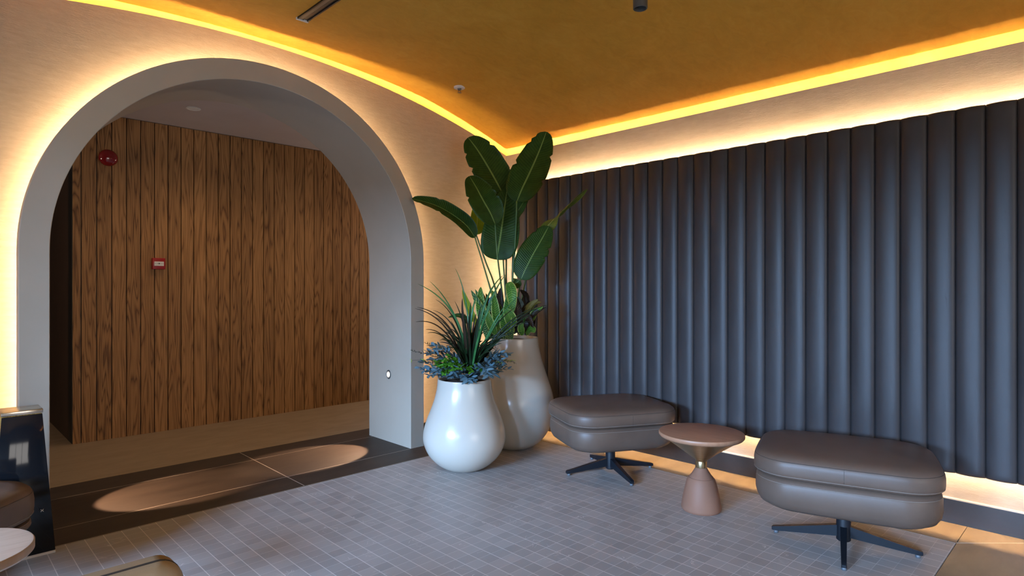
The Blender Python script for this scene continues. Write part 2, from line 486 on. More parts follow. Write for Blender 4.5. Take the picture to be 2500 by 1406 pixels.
def leaf(bm, pts, width, normal, shape='lance', fold=0.18, nu=4, mi=0, wob=0.0, thick=0.0012, splits=0, seed=0):
    """blade along pts (base to tip); normal = side the blade faces; two-sided with a real thickness"""
    uvl = bm.loops.layers.uv.verify()
    rr = random.Random(seed)
    n = len(pts) - 1
    cols = []
    notches = set(rr.sample(range(max(2, int(n * 0.45)), n - 1), min(splits, max(0, n - 1 - max(2, int(n * 0.45)))))) if splits else set()
    for i, p in enumerate(pts):
        t = i / n
        tan = (pts[min(i + 1, n)] - pts[max(i - 1, 0)]).normalized()
        side = tan.cross(normal)
        if side.length < 1e-5: side = tan.cross(Vector((0, 0, 1)))
        side.normalize(); nn = side.cross(tan).normalized()
        if shape == 'lance': w = math.sin(PI * min(1, t * 0.93 + 0.07) ** 0.85) ** 0.8
        elif shape == 'paddle': w = (max(0.0, 1 - (2 * t - 0.92) ** 2 / 1.18 if t > 0.46 else 1 - (1 - t / 0.46) ** 2.3 * 0.97)) ** 0.62
        elif shape == 'acute': w = (t + 0.01) ** 0.6 * (1 - t) ** 0.85 / 0.37
        elif shape == 'blade': w = (1 - t) ** 0.55 * (0.55 + 0.45 * min(1, t * 4))
        elif shape == 'sword': w = (0.55 + 0.45 * min(1, t * 2.5)) * (1 - max(0, (t - 0.55) / 0.45) ** 2.0)
        else: w = math.sin(PI * t)
        w = max(w, 0.015) * width
        row = []
        for k in range(-nu, nu + 1):
            u = k / nu
            ww = w
            if i in notches and abs(u) > 0.7 and (k > 0) == (i % 2 == 0): ww = w * 0.84
            off = side * (u * ww) + nn * (fold * abs(u) ** 1.3 * w + wob * w * math.sin(t * 17 + (3 if k > 0 else 0)) * abs(u) ** 2)
            row.append((p + off, (0.5 + u * 0.5, t), nn))
        cols.append(row)
    m = 2 * nu + 1
    top = [[bm.verts.new(c[0] + c[2] * thick) for c in row] for row in cols]
    bot = [[bm.verts.new(c[0] - c[2] * thick) for c in row] for row in cols]
    def quad(vs, uvs):
        f = bm.faces.new(vs); f.material_index = mi; f.smooth = True
        for l, uv in zip(f.loops, uvs): l[uvl].uv = uv
    for i in range(n):
        for k in range(m - 1):
            uv = [cols[i][k][1], cols[i][k + 1][1], cols[i + 1][k + 1][1], cols[i + 1][k][1]]
            quad((top[i][k], top[i][k + 1], top[i + 1][k + 1], top[i + 1][k]), uv)
            quad((bot[i][k + 1], bot[i][k], bot[i + 1][k], bot[i + 1][k + 1]), [uv[1], uv[0], uv[3], uv[2]])
        for k in (0, m - 1):
            uv = [cols[i][k][1], cols[i + 1][k][1], cols[i + 1][k][1], cols[i][k][1]]
            quad((top[i][k], top[i + 1][k], bot[i + 1][k], bot[i][k]), uv)

# ------------------------------------------------------------------ room dimensions
YA = 4.34            # front of the arch surround
YW = 4.55            # plastered wall behind it
XR = 4.40            # right wall
XC, ZS, RI, RO = 1.80, 1.61, 1.25, 1.39     # arch: centre, springing, inner and outer radius
YB = 5.01            # far end of the reveal
def z_lip(x): return 3.232 - (x - 1.75) ** 2 / (2 * 7.62)
def z_vault(x):
    x = max(x, -0.9)
    t = min(1.0, abs(x - 1.75) / 1.6)
    c = 0.034 + 0.050 * t ** 1.6
    if x > 3.2: c -= 0.014 * min(1.0, (x - 3.2) / 1.2)
    return z_lip(x) + c

# floor ---------------------------------------------------------------------
def slab(name, x0, x1, y0, y1, m, z1=0.0, z0=-0.12, label=None):
    bm = bmesh.new(); box(bm, x0, x1, y0, y1, z0, z1)
    return struct(link_mesh(name, bm, m), label)

slab('floor', -4.5, 4.05, 0.65, 4.05, M['mosaic'], label='grey taupe stone mosaic floor with pale joints')
slab('floor_threshold', -4.5, 4.05, 4.053, 5.25, M['dark_stone'], label='dark brown stone threshold strip under the arch')
slab('floor_border', 4.053, 4.42, 0.65, 5.0, M['brown_stone'], label='brown stone floor border along the padded wall')
slab('floor_front', -4.5, 4.42, -4.5, 0.647, M['brown_stone'], label='brown stone floor in front of the mosaic')
slab('floor_corridor', -3.0, 7.0, 5.253, 9.2, M['corr_stone'], label='pale brown stone floor of the corridor')
bm = bmesh.new()   # mitred joint running from the mosaic corner to the skirting
for a, b_, w in (((4.05, 0.65), (4.37, 0.33), 0.002),):
    a, b_ = Vector((*a, 0)), Vector((*b_, 0))
    t = (b_ - a).normalized(); s = Vector((-t.y, t.x, 0)) * w
    ring_loft(bm, [[a - s, a + s, a + s + Vector((0, 0, 0.0012)), a - s + Vector((0, 0, 0.0012))], [b_ - s, b_ + s, b_ + s + Vector((0, 0, 0.0012)), b_ - s + Vector((0, 0, 0.0012))]])
struct(link_mesh('trim_1', bm, M['joint']), 'pale mitre joint in the stone border')
bm = bmesh.new(); box(bm, 4.046, 4.056, 0.65, 4.05, 0, 0.0015); box(bm, -4.5, 4.046, 4.047, 4.055, 0, 0.0015)
struct(link_mesh('trim_2', bm, simple('border_brown_strip', (0.16, 0.12, 0.08), 0.45)), 'thin strip between mosaic and stone border')  # dark brown line along two edges of the mosaic

# ceiling (shallow barrel vault) ---------------------------------------------
bm = bmesh.new()
xs = [-4.5, -2.5, -0.9] + [-0.9 + (4.66 + 0.9) * i / 72 for i in range(1, 73)]
ys = [-4.6, 4.86]
for (x0, x1) in zip(xs[:-1], xs[1:]):
    vs = []
    for z_off in (0, 0.06):
        vs += [bm.verts.new((x0, ys[0], z_vault(x0) + z_off)), bm.verts.new((x1, ys[0], z_vault(x1) + z_off)), bm.verts.new((x1, ys[1], z_vault(x1) + z_off)), bm.verts.new((x0, ys[1], z_vault(x0) + z_off))]
    for q in ((0, 1, 2, 3), (7, 6, 5, 4), (0, 4, 5, 1), (3, 2, 6, 7)):
        bm.faces.new([vs[i] for i in q])
bmesh.ops.remove_doubles(bm, verts=bm.verts, dist=1e-4)
ceiling = struct(link_mesh('ceiling', bm, M['gold']), 'ochre polished plaster vaulted ceiling')
autosmooth(ceiling, 30)

# arch wall ------------------------------------------------------------------
def wall_with_arch(name, x0, x1, y0, y1, rad, ztop, m, nseg=64):
    bm = bmesh.new()
    xs = []
    k = 12
    xs += [x0 + (XC - rad - x0) * i / k for i in range(k)]
    xs += [XC - rad * math.cos(PI * i / nseg) for i in range(nseg + 1)]
    k = 24
    xs += [XC + rad + (x1 - XC - rad) * i / k for i in range(1, k + 1)]
    def zlow(x, inner):
        if inner and abs(x - XC) <= rad + 1e-6:
            return ZS + math.sqrt(max(0, rad * rad - (x - XC) ** 2))
        return 0.0
    for a, b_ in zip(xs[:-1], xs[1:]):
        inner = a >= XC - rad - 1e-6 and b_ <= XC + rad + 1e-6
        la, lb, ta, tb = zlow(a, inner), zlow(b_, inner), ztop(a), ztop(b_)
        P = [(a, la), (b_, lb), (b_, tb), (a, ta)]
        f = [bm.verts.new((x, y0, z)) for x, z in P]
        g = [bm.verts.new((x, y1, z)) for x, z in P]
        bm.faces.new(f); bm.faces.new(list(reversed(g)))
        bm.faces.new((f[0], g[0], g[1], f[1])); bm.faces.new((f[3], f[2], g[2], g[3]))
    for sx in (-1, 1):
        x = XC + sx * rad
        bm.faces.new([bm.verts.new(p) for p in ((x, y0, 0), (x, y1, 0), (x, y1, ZS), (x, y0, ZS))])
    for x in (x0, x1):
        bm.faces.new([bm.verts.new(p) for p in ((x, y0, 0), (x, y1, 0), (x, y1, ztop(x)), (x, y0, ztop(x)))])
    bmesh.ops.remove_doubles(bm, verts=bm.verts, dist=1e-5)
    return link_mesh(name, bm, m)

wall_l = struct(wall_with_arch('wall_left', -4.5, XR, YW, YW + 0.012, RI + 0.045, z_lip, M['plaster']), 'beige plastered wall around the arch')
struct(wall_with_arch('wall_cove', -4.5, 4.66, 4.80, 4.86, RI + 0.045, lambda x: z_vault(x) + 0.01, M['gold']), 'ochre back of the light cove above the arch wall')
struct(wall_with_arch('wall_corridor_near', -3.0, 7.0, YB - 0.06, YB - 0.005, RI + 0.045, lambda x: 3.4, M['dark_wall']), 'corridor side of the arch wall')

# right wall -----------------------------------------------------------------
bm = bmesh.new()
box(bm, XR, XR + 0.012, -4.5, YW, 0, 2.768)
wall_r = struct(link_mesh('wall_right', bm, M['plaster']), 'beige plastered wall behind the padded panel')
bm = bmesh.new(); box(bm, 4.60, 4.66, -4.5, 4.8, 0, z_vault(4.6) + 0.012)
box(bm, XR + 0.012, 4.60, -4.5, 4.80, 2.60, 2.63)
struct(link_mesh('wall_right_cove', bm, M['gold']), 'ochre back of the light cove on the right')

# room walls behind the camera with glazing
bm = bmesh.new()
box(bm, -4.60, -4.5, -4.6, -3.0, 0, 2.9); box(bm, -4.60, -4.5, -0.8, 0.6, 0, 2.9); box(bm, -4.60, -4.5, 3.0, 4.9, 0, 2.9); box(bm, -4.60, -4.5, -3.0, -0.8, 2.45, 2.9); box(bm, -4.60, -4.5, 0.6, 3.0, 2.45, 2.9)
struct(link_mesh('wall_far_left', bm, M['room_wall']))
bm = bmesh.new()
box(bm, -4.6, -0.6, -4.6, -4.5, 0, 3.3); box(bm, 2.6, 4.66, -4.6, -4.5, 0, 3.3); box(bm, -0.6, 2.6, -4.6, -4.5, 2.25, 3.3); box(bm, -0.6, 2.6, -4.6, -4.5, 0, 0.9)
struct(link_mesh('wall_rear', bm, M['room_wall']))
def window(name, along, fixed, a0, a1, z0, z1, n):
    bm = bmesh.new()
    def bx(u0, u1, w0, w1, zz0, zz1):
        if along == 'y': box(bm, fixed - 0.03, fixed + 0.03, u0, u1, zz0, zz1)
        else: box(bm, u0, u1, fixed - 0.03, fixed + 0.03, zz0, zz1)
    for i in range(n + 1):
        u = a0 + (a1 - a0 - 0.05) * i / n
        bx(u, u + 0.05, 0, 0, z0, z1)
    bx(a0, a1, 0, 0, z0, z0 + 0.05); bx(a0, a1, 0, 0, z1 - 0.05, z1)
    return struct(link_mesh(name, bm, M['black_metal']))
window('window_1', 'y', -4.52, 0.6, 3.0, 0.0, 2.45, 2)
window('window_3', 'y', -4.52, -3.0, -0.8, 0.0, 2.45, 2)
bm = bmesh.new(); box(bm, -0.95, -0.75, 3.65, YW, 0, 2.87)
struct(link_mesh('wall_pier', bm, M['plaster']), 'plastered pier left of the arch wall')
window('window_2', 'x', -4.53, -0.6, 2.6, 0.9, 2.25, 3)

# skirtings --------------------------------------------------------------------
bm = bmesh.new(); box(bm, 4.37, XR, -4.4, YW, 0, 0.140, 0); box(bm, 4.372, XR, -4.4, YW, 0.140, 0.146, 1)
struct(link_mesh('baseboard_right', bm, [M['base'], M['baselip']]), 'dark bronze skirting with a cream top edge')
bm = bmesh.new(); box(bm, 3.13, 4.37, YW - 0.03, YW, 0, 0.145)
box(bm, -4.4, 0.47, YW - 0.03, YW, 0, 0.145)
struct(link_mesh('baseboard_left', bm, M['base']), 'dark skirting of the arch wall')

# arch surround ------------------------------------------------------------------
arch = thing('arch_surround', 'large grey arch surround standing proud of the wall, lit from behind', 'arch', (XC, YA, 0))
def sweep_arch(bm, sec, nseg=96, xo=XC, yo=YA, mi=0):
    """closed cross-section (radius, y) swept up one jamb, over the arc and down the other; coordinates local to the arch"""
    path = [('j', -1, 0.0), ('j', -1, 0.8)] + [('a', PI - PI * i / nseg, 0) for i in range(nseg + 1)] + [('j', 1, 0.8), ('j', 1, 0.0)]
    rings = []
    for p in path:
        if p[0] == 'j': rings.append([(XC - xo + p[1] * r, y - yo, p[2]) for r, y in sec])
        else: rings.append([(XC - xo + math.cos(p[1]) * r, y - yo, ZS + math.sin(p[1]) * r) for r, y in sec])
    ring_loft(bm, rings)
bm = bmesh.new()
sweep_arch(bm, [(RI, YA + 0.003), (RI + 0.003, YA), (RO - 0.003, YA), (RO, YA + 0.003), (RO, YA + 0.10), (RI + 0.04, YA + 0.10), (RI + 0.04, YB), (RI, YB)])
autosmooth(link_mesh('frame', bm, M['arch'], arch), 30)
bm = bmesh.new()
sweep_arch(bm, [(RI + 0.042, YA + 0.118), (RI + 0.052, YA + 0.118), (RI + 0.052, YA + 0.133), (RI + 0.042, YA + 0.133)])
link_mesh('led_strip', bm, M['led_arch'], arch)

def step_light(loc, face, label):
    t = thing('step_light', label, 'light', loc, 0, 'step lights low in the arch jambs')
    def disc(prof, m, n):
        bm = bmesh.new()
        rings = [[(face * d, r * math.cos(2 * PI * i / 32), r * math.sin(2 * PI * i / 32) * 1.25) for i in range(32)] for r, d in prof]
        ring_loft(bm, rings)
        link_mesh(n, bm, m, t, True)
    disc([(0.033, 0.0), (0.033, 0.004), (0.029, 0.006), (0.022, 0.006), (0.020, 0.0045), (0.020, 0.0)], M['grey_metal'], 'bezel')
    disc([(0.019, 0.004), (0.019, 0.007), (0.010, 0.0085)], M['lamp'], 'lens')
    l = bpy.data.lights.new('step_beam', 'SPOT'); l.energy = 115; l.color = (1.0, 0.66, 0.42)
    l.spot_size = R(47); l.spot_blend = 0.25; l.shadow_soft_size = 0.012
    o = bpy.data.objects.new('step_beam', l); C.objects.link(o); o.parent = t
    o.location = (face * 0.03, 0, 0)
    v = Vector((face * 0.95, 0, -1.0))
    o.rotation_euler = v.to_track_quat('-Z', 'Y').to_euler()
step_light((XC + RI, 4.68, 0.607), -1, 'small lit oval step light in the right jamb of the arch')
step_light((XC - RI, 4.60, 0.607), 1, 'small lit oval step light in the left jamb of the arch, facing away')

# cove LEDs ----------------------------------------------------------------------
bm = bmesh.new()
sec_y = (YW + 0.016, YW + 0.026)
rings = []
for i in range(61):
    x = -4.4 + (4.44 + 4.4) * i / 60
    z = z_lip(x) - 0.105
    rings.append([(x, sec_y[0], z), (x, sec_y[1], z), (x, sec_y[1], z + 0.006), (x, sec_y[0], z + 0.006)])
ring_loft(bm, rings)
link_mesh('cove_led_strip', bm, M['led_cove'], wall_l)
bm = bmesh.new(); box(bm, XR + 0.016, XR + 0.026, -4.4, 4.56, 2.655, 2.662)
link_mesh('cove_led_strip', bm, M['led_cove'], wall_r)

# padded panel --------------------------------------------------------------------
PITCH, X_F, ZP0, ZP1 = 0.1372, 4.245, 0.325, 2.42
panel = thing('upholstered_wall_panel', 'dark charcoal padded wall panel of tall vertical channels, lit from behind', 'wall panel', (XR, 0, 0))
def channel(k):
    y0 = 0.413 - PITCH * 1 + PITCH * k
    y1 = y0 + PITCH
    bm = bmesh.new()
    n = 14
    prof = []
    for i in range(n + 1):
        u = -1 + 2 * i / n
        b_ = (1 - abs(u) ** 2.4) ** 0.75
        prof.append((X_F + 0.020 - 0.020 * b_, (y0 + y1) / 2 + u * (PITCH / 2 - 0.0012)))
    prof = [(X_F + 0.075, prof[0][1])] + prof + [(X_F + 0.075, prof[-1][1])]
    zs = [ZP0, ZP0 + 0.006, ZP0 + 0.016, ZP0 + 0.04, ZP1 - 0.04, ZP1 - 0.016, ZP1 - 0.006, ZP1]
    ins = [0.010, 0.004, 0.001, 0, 0, 0.001, 0.004, 0.010]
    rings = [[(max(x, X_F) + (d if x < X_F + 0.07 else 0) - XR, y, z) for x, y in prof] for z, d in zip(zs, ins)]
    ring_loft(bm, rings)
    return autosmooth(link_mesh('channel', bm, M['velvet'], panel), 50)
chs = [channel(k) for k in range(-10, 29)]
Y_PE = 0.413 - PITCH + PITCH * 29
bm = bmesh.new(); box(bm, X_F + 0.078 - XR, -0.002, -1.0, Y_PE - 0.075, 0.40, 2.335)
link_mesh('backing_board', bm, M['backing'], panel)
def led_box(x0, x1, y0, y1, z0, z1, m='led'):
    bm = bmesh.new(); box(bm, x0 - XR, x1 - XR, y0, y1, z0, z1)
    link_mesh('led_strip', bm, M[m], panel)
led_box(X_F + 0.0755, X_F + 0.0775, -1.0, Y_PE - 0.04, 2.352, 2.362)
led_box(X_F + 0.100, X_F + 0.110, -1.0, Y_PE - 0.04, 0.372, 0.378, 'led_low')
led_box(X_F + 0.045, X_F + 0.055, Y_PE + 0.0005, Y_PE + 0.0025, 0.36, 2.39, 'led_low')

# ceiling fixtures ------------------------------------------------------------------
t = thing('linear_air_diffuser', 'black slot air diffuser with a pale end cap in the ochre ceiling', 'vent', (1.92, 4.02, z_vault(1.92)))
bm = bmesh.new(); box(bm, -0.040, -0.030, -3.0, 0, -0.012, 0.0); box(bm, 0.030, 0.040, -3.0, 0, -0.012, 0.0); box(bm, -0.004, 0.004, -3.0, 0, -0.009, 0.0)
link_mesh('slot_frame', bm, M['slot'], t)
bm = bmesh.new(); box(bm, -0.030, 0.030, -3.0, -0.001, -0.004, 0.0)
link_mesh('slot_recess', bm, M['slot'], t)
bm = bmesh.new(); box(bm, -0.030, -0.006, -2.98, -0.004, -0.010, -0.0045); link_mesh('deflector_blade', bm, M['grey_metal'], t)
bm = bmesh.new(); box(bm, -0.043, 0.043, 0, 0.016, -0.014, 0.002); link_mesh('end_cap', bm, M['white_plastic'], t)

zc = z_vault(3.38)
t = thing('ceiling_sprinkler', 'small white fire sprinkler on the ochre ceiling', 'sprinkler', (3.38, 4.08, zc))
bm = bmesh.new(); lathe(bm, [(0.050, 0.004), (0.050, -0.006), (0.042, -0.012), (0.022, -0.013)], 32); autosmooth(link_mesh('cover_ring', bm, M['white_plastic'], t))
bm = bmesh.new(); lathe(bm, [(0.020, -0.010), (0.016, -0.020), (0.009, -0.026)], 20); box(bm, -0.012, -0.009, -0.002, 0.002, -0.045, -0.018); box(bm, 0.009, 0.012, -0.002, 0.002, -0.045, -0.018)
link_mesh('head', bm, M['grey_metal'], t)
bm = bmesh.new(); lathe(bm, [(0.018, -0.044), (0.018, -0.047)], 20); link_mesh('deflector', bm, M['chrome'], t)

px_, py_ = 2.815, 1.858
t = thing('ceiling_spotlight', 'dark grey cylinder spotlight hanging from the ceiling at the top of the picture', 'light', (px_, py_, z_vault(px_)))
bm = bmesh.new()
zb = 2.915 - z_vault(px_)
lathe(bm, [(0.039, 0.01), (0.039, zb + 0.002), (0.037, zb), (0.034, zb), (0.033, zb + 0.05), (0.001, zb + 0.055)], 40)
autosmooth(link_mesh('housing', bm, M['grey_metal'], t))
bm = bmesh.new(); lathe(bm, [(0.026, zb + 0.045), (0.024, zb + 0.052)], 24); link_mesh('lens', bm, M['black'], t)

# corridor -------------------------------------------------------------------------------
YO = 6.56
bm = bmesh.new()
xb = [0.9916, 1.056] + [1.056 + 0.1165 * i for i in range(1, 48)]
for a, b_ in zip(xb[:-1], xb[1:]):
    vs, fs = box(bm, a + 0.0038, b_ - 0.0038, YO, YO + 0.026, 0, 2.975)
box(bm, 0.9916, 6.6, YO + 0.026, YO + 0.2, 0, 2.975, 1)
struct(link_mesh('wall_corridor', bm, [M['oak'], M['slot']]), 'corridor wall clad in brown vertical oak boards')
bm = bmesh.new(); box(bm, 0.992, 1.05, YO + 0.2, 9.2, 0, 2.975)
struct(link_mesh('wall_corridor_return', bm, M['dark_wall']), 'dark side of the oak clad block')
bm = bmesh.new(); box(bm, -3.0, 7.0, 9.1, 9.2, 0, 3.0); box(bm, -3.1, -3.0, 5.0, 9.2, 0, 3.0); box(bm, 6.6, 6.7, 5.0, 9.2, 0, 3.0)
struct(link_mesh('wall_corridor_far', bm, M['dark_wall']))
bm = bmesh.new(); box(bm, -3.1, 7.0, YB - 0.06, 9.2, 2.98, 3.06)
struct(link_mesh('ceiling_corridor', bm, M['white_ceiling']), 'plain pale ceiling of the corridor')

t = thing('recessed_downlight', 'round recessed downlight in the corridor ceiling', 'light', (1.752, 5.79, 2.98))
bm = bmesh.new(); lathe(bm, [(0.058, 0), (0.060, -0.006), (0.052, -0.010), (0.044, -0.006), (0.042, 0)], 36); autosmooth(link_mesh('trim_ring', bm, M['white_plastic'], t))
bm = bmesh.new(); lathe(bm, [(0.041, -0.001), (0.041, -0.003)], 36); link_mesh('lens', bm, M['white_plastic'], t)

t = thing('fire_alarm_bell', 'dark red round fire alarm sounder high on the oak boards', 'fire alarm', (1.253, YO, 2.577))
bm = bmesh.new()
rings = [[(r * math.cos(2 * PI * i / 40), -d, r * math.sin(2 * PI * i / 40)) for i in range(40)] for r, d in ((0.062, 0), (0.066, 0.02), (0.066, 0.03))]
ring_loft(bm, rings); autosmooth(link_mesh('base', bm, M['red'], t))
bm = bmesh.new()
rings = [[(r * math.cos(2 * PI * i / 40), -d, r * math.sin(2 * PI * i / 40)) for i in range(40)] for r, d in ((0.074, 0.03), (0.076, 0.045), (0.070, 0.062), (0.052, 0.078), (0.028, 0.087), (0.006, 0.090))]
ring_loft(bm, rings); autosmooth(link_mesh('dome', bm, M['red_gloss'], t), 50)

t = thing('fire_call_point', 'square red fire call point with a white break-glass label', 'fire alarm', (1.665, YO, 1.622))
bm = bmesh.new(); box(bm, -0.055, 0.055, -0.05, 0, -0.054, 0.054); bevel_all(bm, 0.005, 2); autosmooth(link_mesh('case', bm, M['red'], t))
bm = bmesh.new(); box(bm, -0.041, 0.041, -0.0525, -0.049, -0.022, 0.020); bevel_all(bm, 0.001, 1); pane = link_mesh('press_pane', bm, M['white_plastic'], t)
bm = bmesh.new()
lathe(bm, [(0.006, 0), (0.006, 0.0009)], 20)
for s in (-1, 1):
    box(bm, s * 0.030 - 0.007, s * 0.030 + 0.007, 0.0015, 0.0025, 0, 0.0006)
    box(bm, s * 0.030 - 0.007, s * 0.030 + 0.007, -0.0025, -0.0015, 0, 0.0006)
    v = [bm.verts.new(p) for p in ((s * 0.010, 0, 0.0006), (s * 0.017, 0.004, 0.0006), (s * 0.017, -0.004, 0.0006))]
    bm.faces.new(v)
mk = link_mesh('marking', bm, M['black'], pane, recalc=False); mk.rotation_euler = (R(90), 0, 0); mk.location = (0, -0.0526, 0)

# warm corridor lights beyond the visible part
for (x, y, e) in ((1.9, 5.65, 34), (3.4, 5.65, 16), (5.4, 5.6, 14), (-1.6, 6.6, 4)):
    l = bpy.data.lights.new('corridor_downlight', 'SPOT'); l.energy = e; l.color = (1.0, 0.72, 0.46)
    l.spot_size = R(140); l.spot_blend = 0.9; l.shadow_soft_size = 0.25
    o = bpy.data.objects.new('corridor_downlight', l); C.objects.link(o); o.location = (x, y, 2.93)

for (x, y, z, e) in ((5.6, 5.9, 1.9, 70), (-1.5, 5.9, 1.9, 45)):  # unseen fill points, added to brighten the corridor ceiling
    l = bpy.data.lights.new('corridor_fill', 'POINT'); l.energy = e; l.color = (1.0, 0.80, 0.62); l.shadow_soft_size = 0.1
    o = bpy.data.objects.new('corridor_fill', l); C.objects.link(o); o.location = (x, y, z)

# ------------------------------------------------------------------ planters
def planter(name, label, loc, prof, soil_z, soil_r):
    t = thing(name, label, 'planter', loc, 0, None)
    bm = bmesh.new()
    pts = smooth_poly([Vector((r, 0, z)) for r, z in prof], 6)
    outer = [(p.x, p.z) for p in pts]
    rt, zt = outer[-1]
    full = [(0.02, 0.0)] + outer + [(rt - 0.002, zt + 0.003), (rt - 0.010, zt + 0.003), (rt - 0.013, zt - 0.002), (rt - 0.016, zt - 0.07), (rt - 0.02, zt - 0.12)]
    lathe(bm, full, 96, caps=(True, False))
    autosmooth(link_mesh('pot', bm, M['pot'], t), 60)
    bm = bmesh.new(); lathe(bm, [(soil_r, soil_z - 0.03), (soil_r, soil_z), (soil_r * 0.5, soil_z + 0.015), (0.01, soil_z + 0.02)], 40)
    autosmooth(link_mesh('soil', bm, M['soil'], t), 60)
    return t
FP = Vector((3.02, 3.585, 0))
BPT = Vector((3.745, 3.77, 0))
planter('planter', 'short white pear-shaped planter in front of the taller one', FP,
        [(0.110, 0.0), (0.150, 0.012), (0.205, 0.045), (0.262, 0.10), (0.300, 0.165), (0.317, 0.235), (0.310, 0.31), (0.288, 0.385), (0.258, 0.46), (0.230, 0.54), (0.212, 0.62), (0.205, 0.69)], 0.665, 0.187)
planter('planter', 'tall white pear-shaped planter in the corner behind the short one', BPT,
        [(0.120, 0.0), (0.165, 0.012), (0.235, 0.06), (0.295, 0.14), (0.335, 0.24), (0.350, 0.34), (0.343, 0.44), (0.315, 0.54), (0.275, 0.66), (0.240, 0.78), (0.218, 0.88), (0.210, 0.955)], 0.925, 0.192)

# ------------------------------------------------------------------ bird of paradise
bop = thing('bird_of_paradise_plant', 'tall plant with huge paddle leaves on long stems in the tall planter', 'plant', (BPT.x, BPT.y, 0.93))
org = Vector((BPT.x, BPT.y, 0.93))
view = Vector((SV, CV, 0))
def loc_pts(pts): return [p - org for p in pts]
def paddle(pix, width_px, d, tilt=(0, 0), m='leaf_big', fold=0.16, splits=3, seed=1, shape='paddle', wob=0.03, face=None):
    """pix: base -> tip pixels with depth offsets"""
    pts = smooth_poly([at(x, y, d + dd) for x, y, dd in pix], 7)
    w = width_px / F_PX * d
    nrm = (-view + Vector((0, 0, tilt[1])) + Vector((CV, -SV, 0)) * tilt[0]).normalized() if face is None else face
    bm = bmesh.new()
    leaf(bm, loc_pts(pts), w, nrm, shape, fold, 6, wob=wob, splits=splits, seed=seed)
    return link_mesh('leaf', bm, M[m], bop, True, recalc=False)
def stalk(pix, d, r0=0.0085, r1=0.006, parent=None):
    pts = smooth_poly([at(x, y, d + dd) for x, y, dd in pix], 6)
    n = len(pts)
    bm = bmesh.new(); tube(bm, loc_pts(pts), [r0 + (r1 - r0) * i / (n - 1) for i in range(n)], 8)
    link_mesh('stem', bm, M['stem'], bop, True)
D0 = 5.30
paddle([(1240, 500, 0.12), (1218, 455, .14), (1190, 405, .17), (1165, 365, .2), (1143, 336, .22)], 46, D0, (0.25, 0.1), seed=3)
paddle([(1246, 508, .20), (1240, 480, .20), (1228, 440, .22), (1210, 400, .24), (1190, 375, .24)], 30, D0, (-0.2, 0), 'leaf_red', seed=5)
paddle([(1209, 548, -.10), (1197, 520, -.11), (1180, 490, -.10), (1164, 460, -.06), (1146, 430, -.02)], 39, D0, (0.35, 0.25), seed=7)
paddle([(1213, 634, .03), (1216, 612, .02), (1222, 575, .03), (1230, 520, .06), (1238, 462, .10)], 46, D0, (0.0, 0.05), seed=9, splits=0)
paddle([(1159, 580, .02), (1140, 552, 0), (1105, 524, -.04), (1060, 500, -.1), (1006, 485, -.15)], 24, D0, (0.15, 0.75), seed=11, fold=0.3)
paddle([(1162, 572, .15), (1164, 556, .17), (1165, 532, .19), (1161, 504, .2)], 19, D0, (0.1, 0), 'leaf_bright', fold=0.1, splits=0, seed=13)
paddle([(1262, 492, .0), (1274, 462, .02), (1294, 420, .06), (1316, 370, .1), (1334, 322, .12)], 46, D0, (-0.25, 0.1), seed=15, splits=5)
paddle([(1255, 540, .04), (1262, 520, .05), (1274, 500, .06), (1288, 476, .08)], 14, D0, (-0.4, 0), splits=0, seed=17)
paddle([(1318, 572, .02), (1345, 543, .02), (1378, 508, 0), (1405, 486, -.02), (1434, 461, -.05)], 20, D0, None, 'leaf_olive', 0.25, 0, 19, 'lance', 0.02, face=(Vector((CV, -SV, 0)) * -0.62 + Vector((0, 0, -0.75)) + view * 0.12).normalized())
paddle([(1272, 682, -.10), (1284, 655, -.10), (1303, 618, -.08), (1322, 585, -.05), (1340, 552, -.02)], 36, D0, (-0.3, 0.15), seed=21)
paddle([(1268, 684, -.11), (1262, 690, -.115), (1254, 693, -.12), (1249, 690, -.12)], 14, D0, (-0.3, 0.1), splits=0, seed=23)
for pix in ([(1222, 800, 0), (1200, 715, .02), (1178, 640, .02), (1159, 578, .02)],
            [(1228, 800, .03), (1208, 700, .08), (1186, 640, .12), (1162, 572, .15)],
            [(1236, 800, 0), (1224, 700, -.05), (1214, 620, -.09), (1209, 546, -.10)],
            [(1240, 800, .05), (1233, 700, .06), (1228, 600, .08), (1238, 500, .12)],
            [(1243, 800, .04), (1236, 690, .08), (1238, 580, .14), (1246, 506, .20)],
            [(1250, 800, -.02), (1251, 690, .0), (1258, 590, 0), (1262, 490, 0)],
            [(1256, 800, .0), (1262, 760, -.05), (1266, 720, -.09), (1271, 680, -.10)],
            [(1246, 800, .05), (1250, 700, .05), (1252, 620, .05), (1255, 538, .04)],
            [(1262, 800, .0), (1280, 700, .02), (1298, 620, .02), (1320, 570, .02)]):
    stalk([(x, min(y, 812), dd) for x, y, dd in pix], D0)

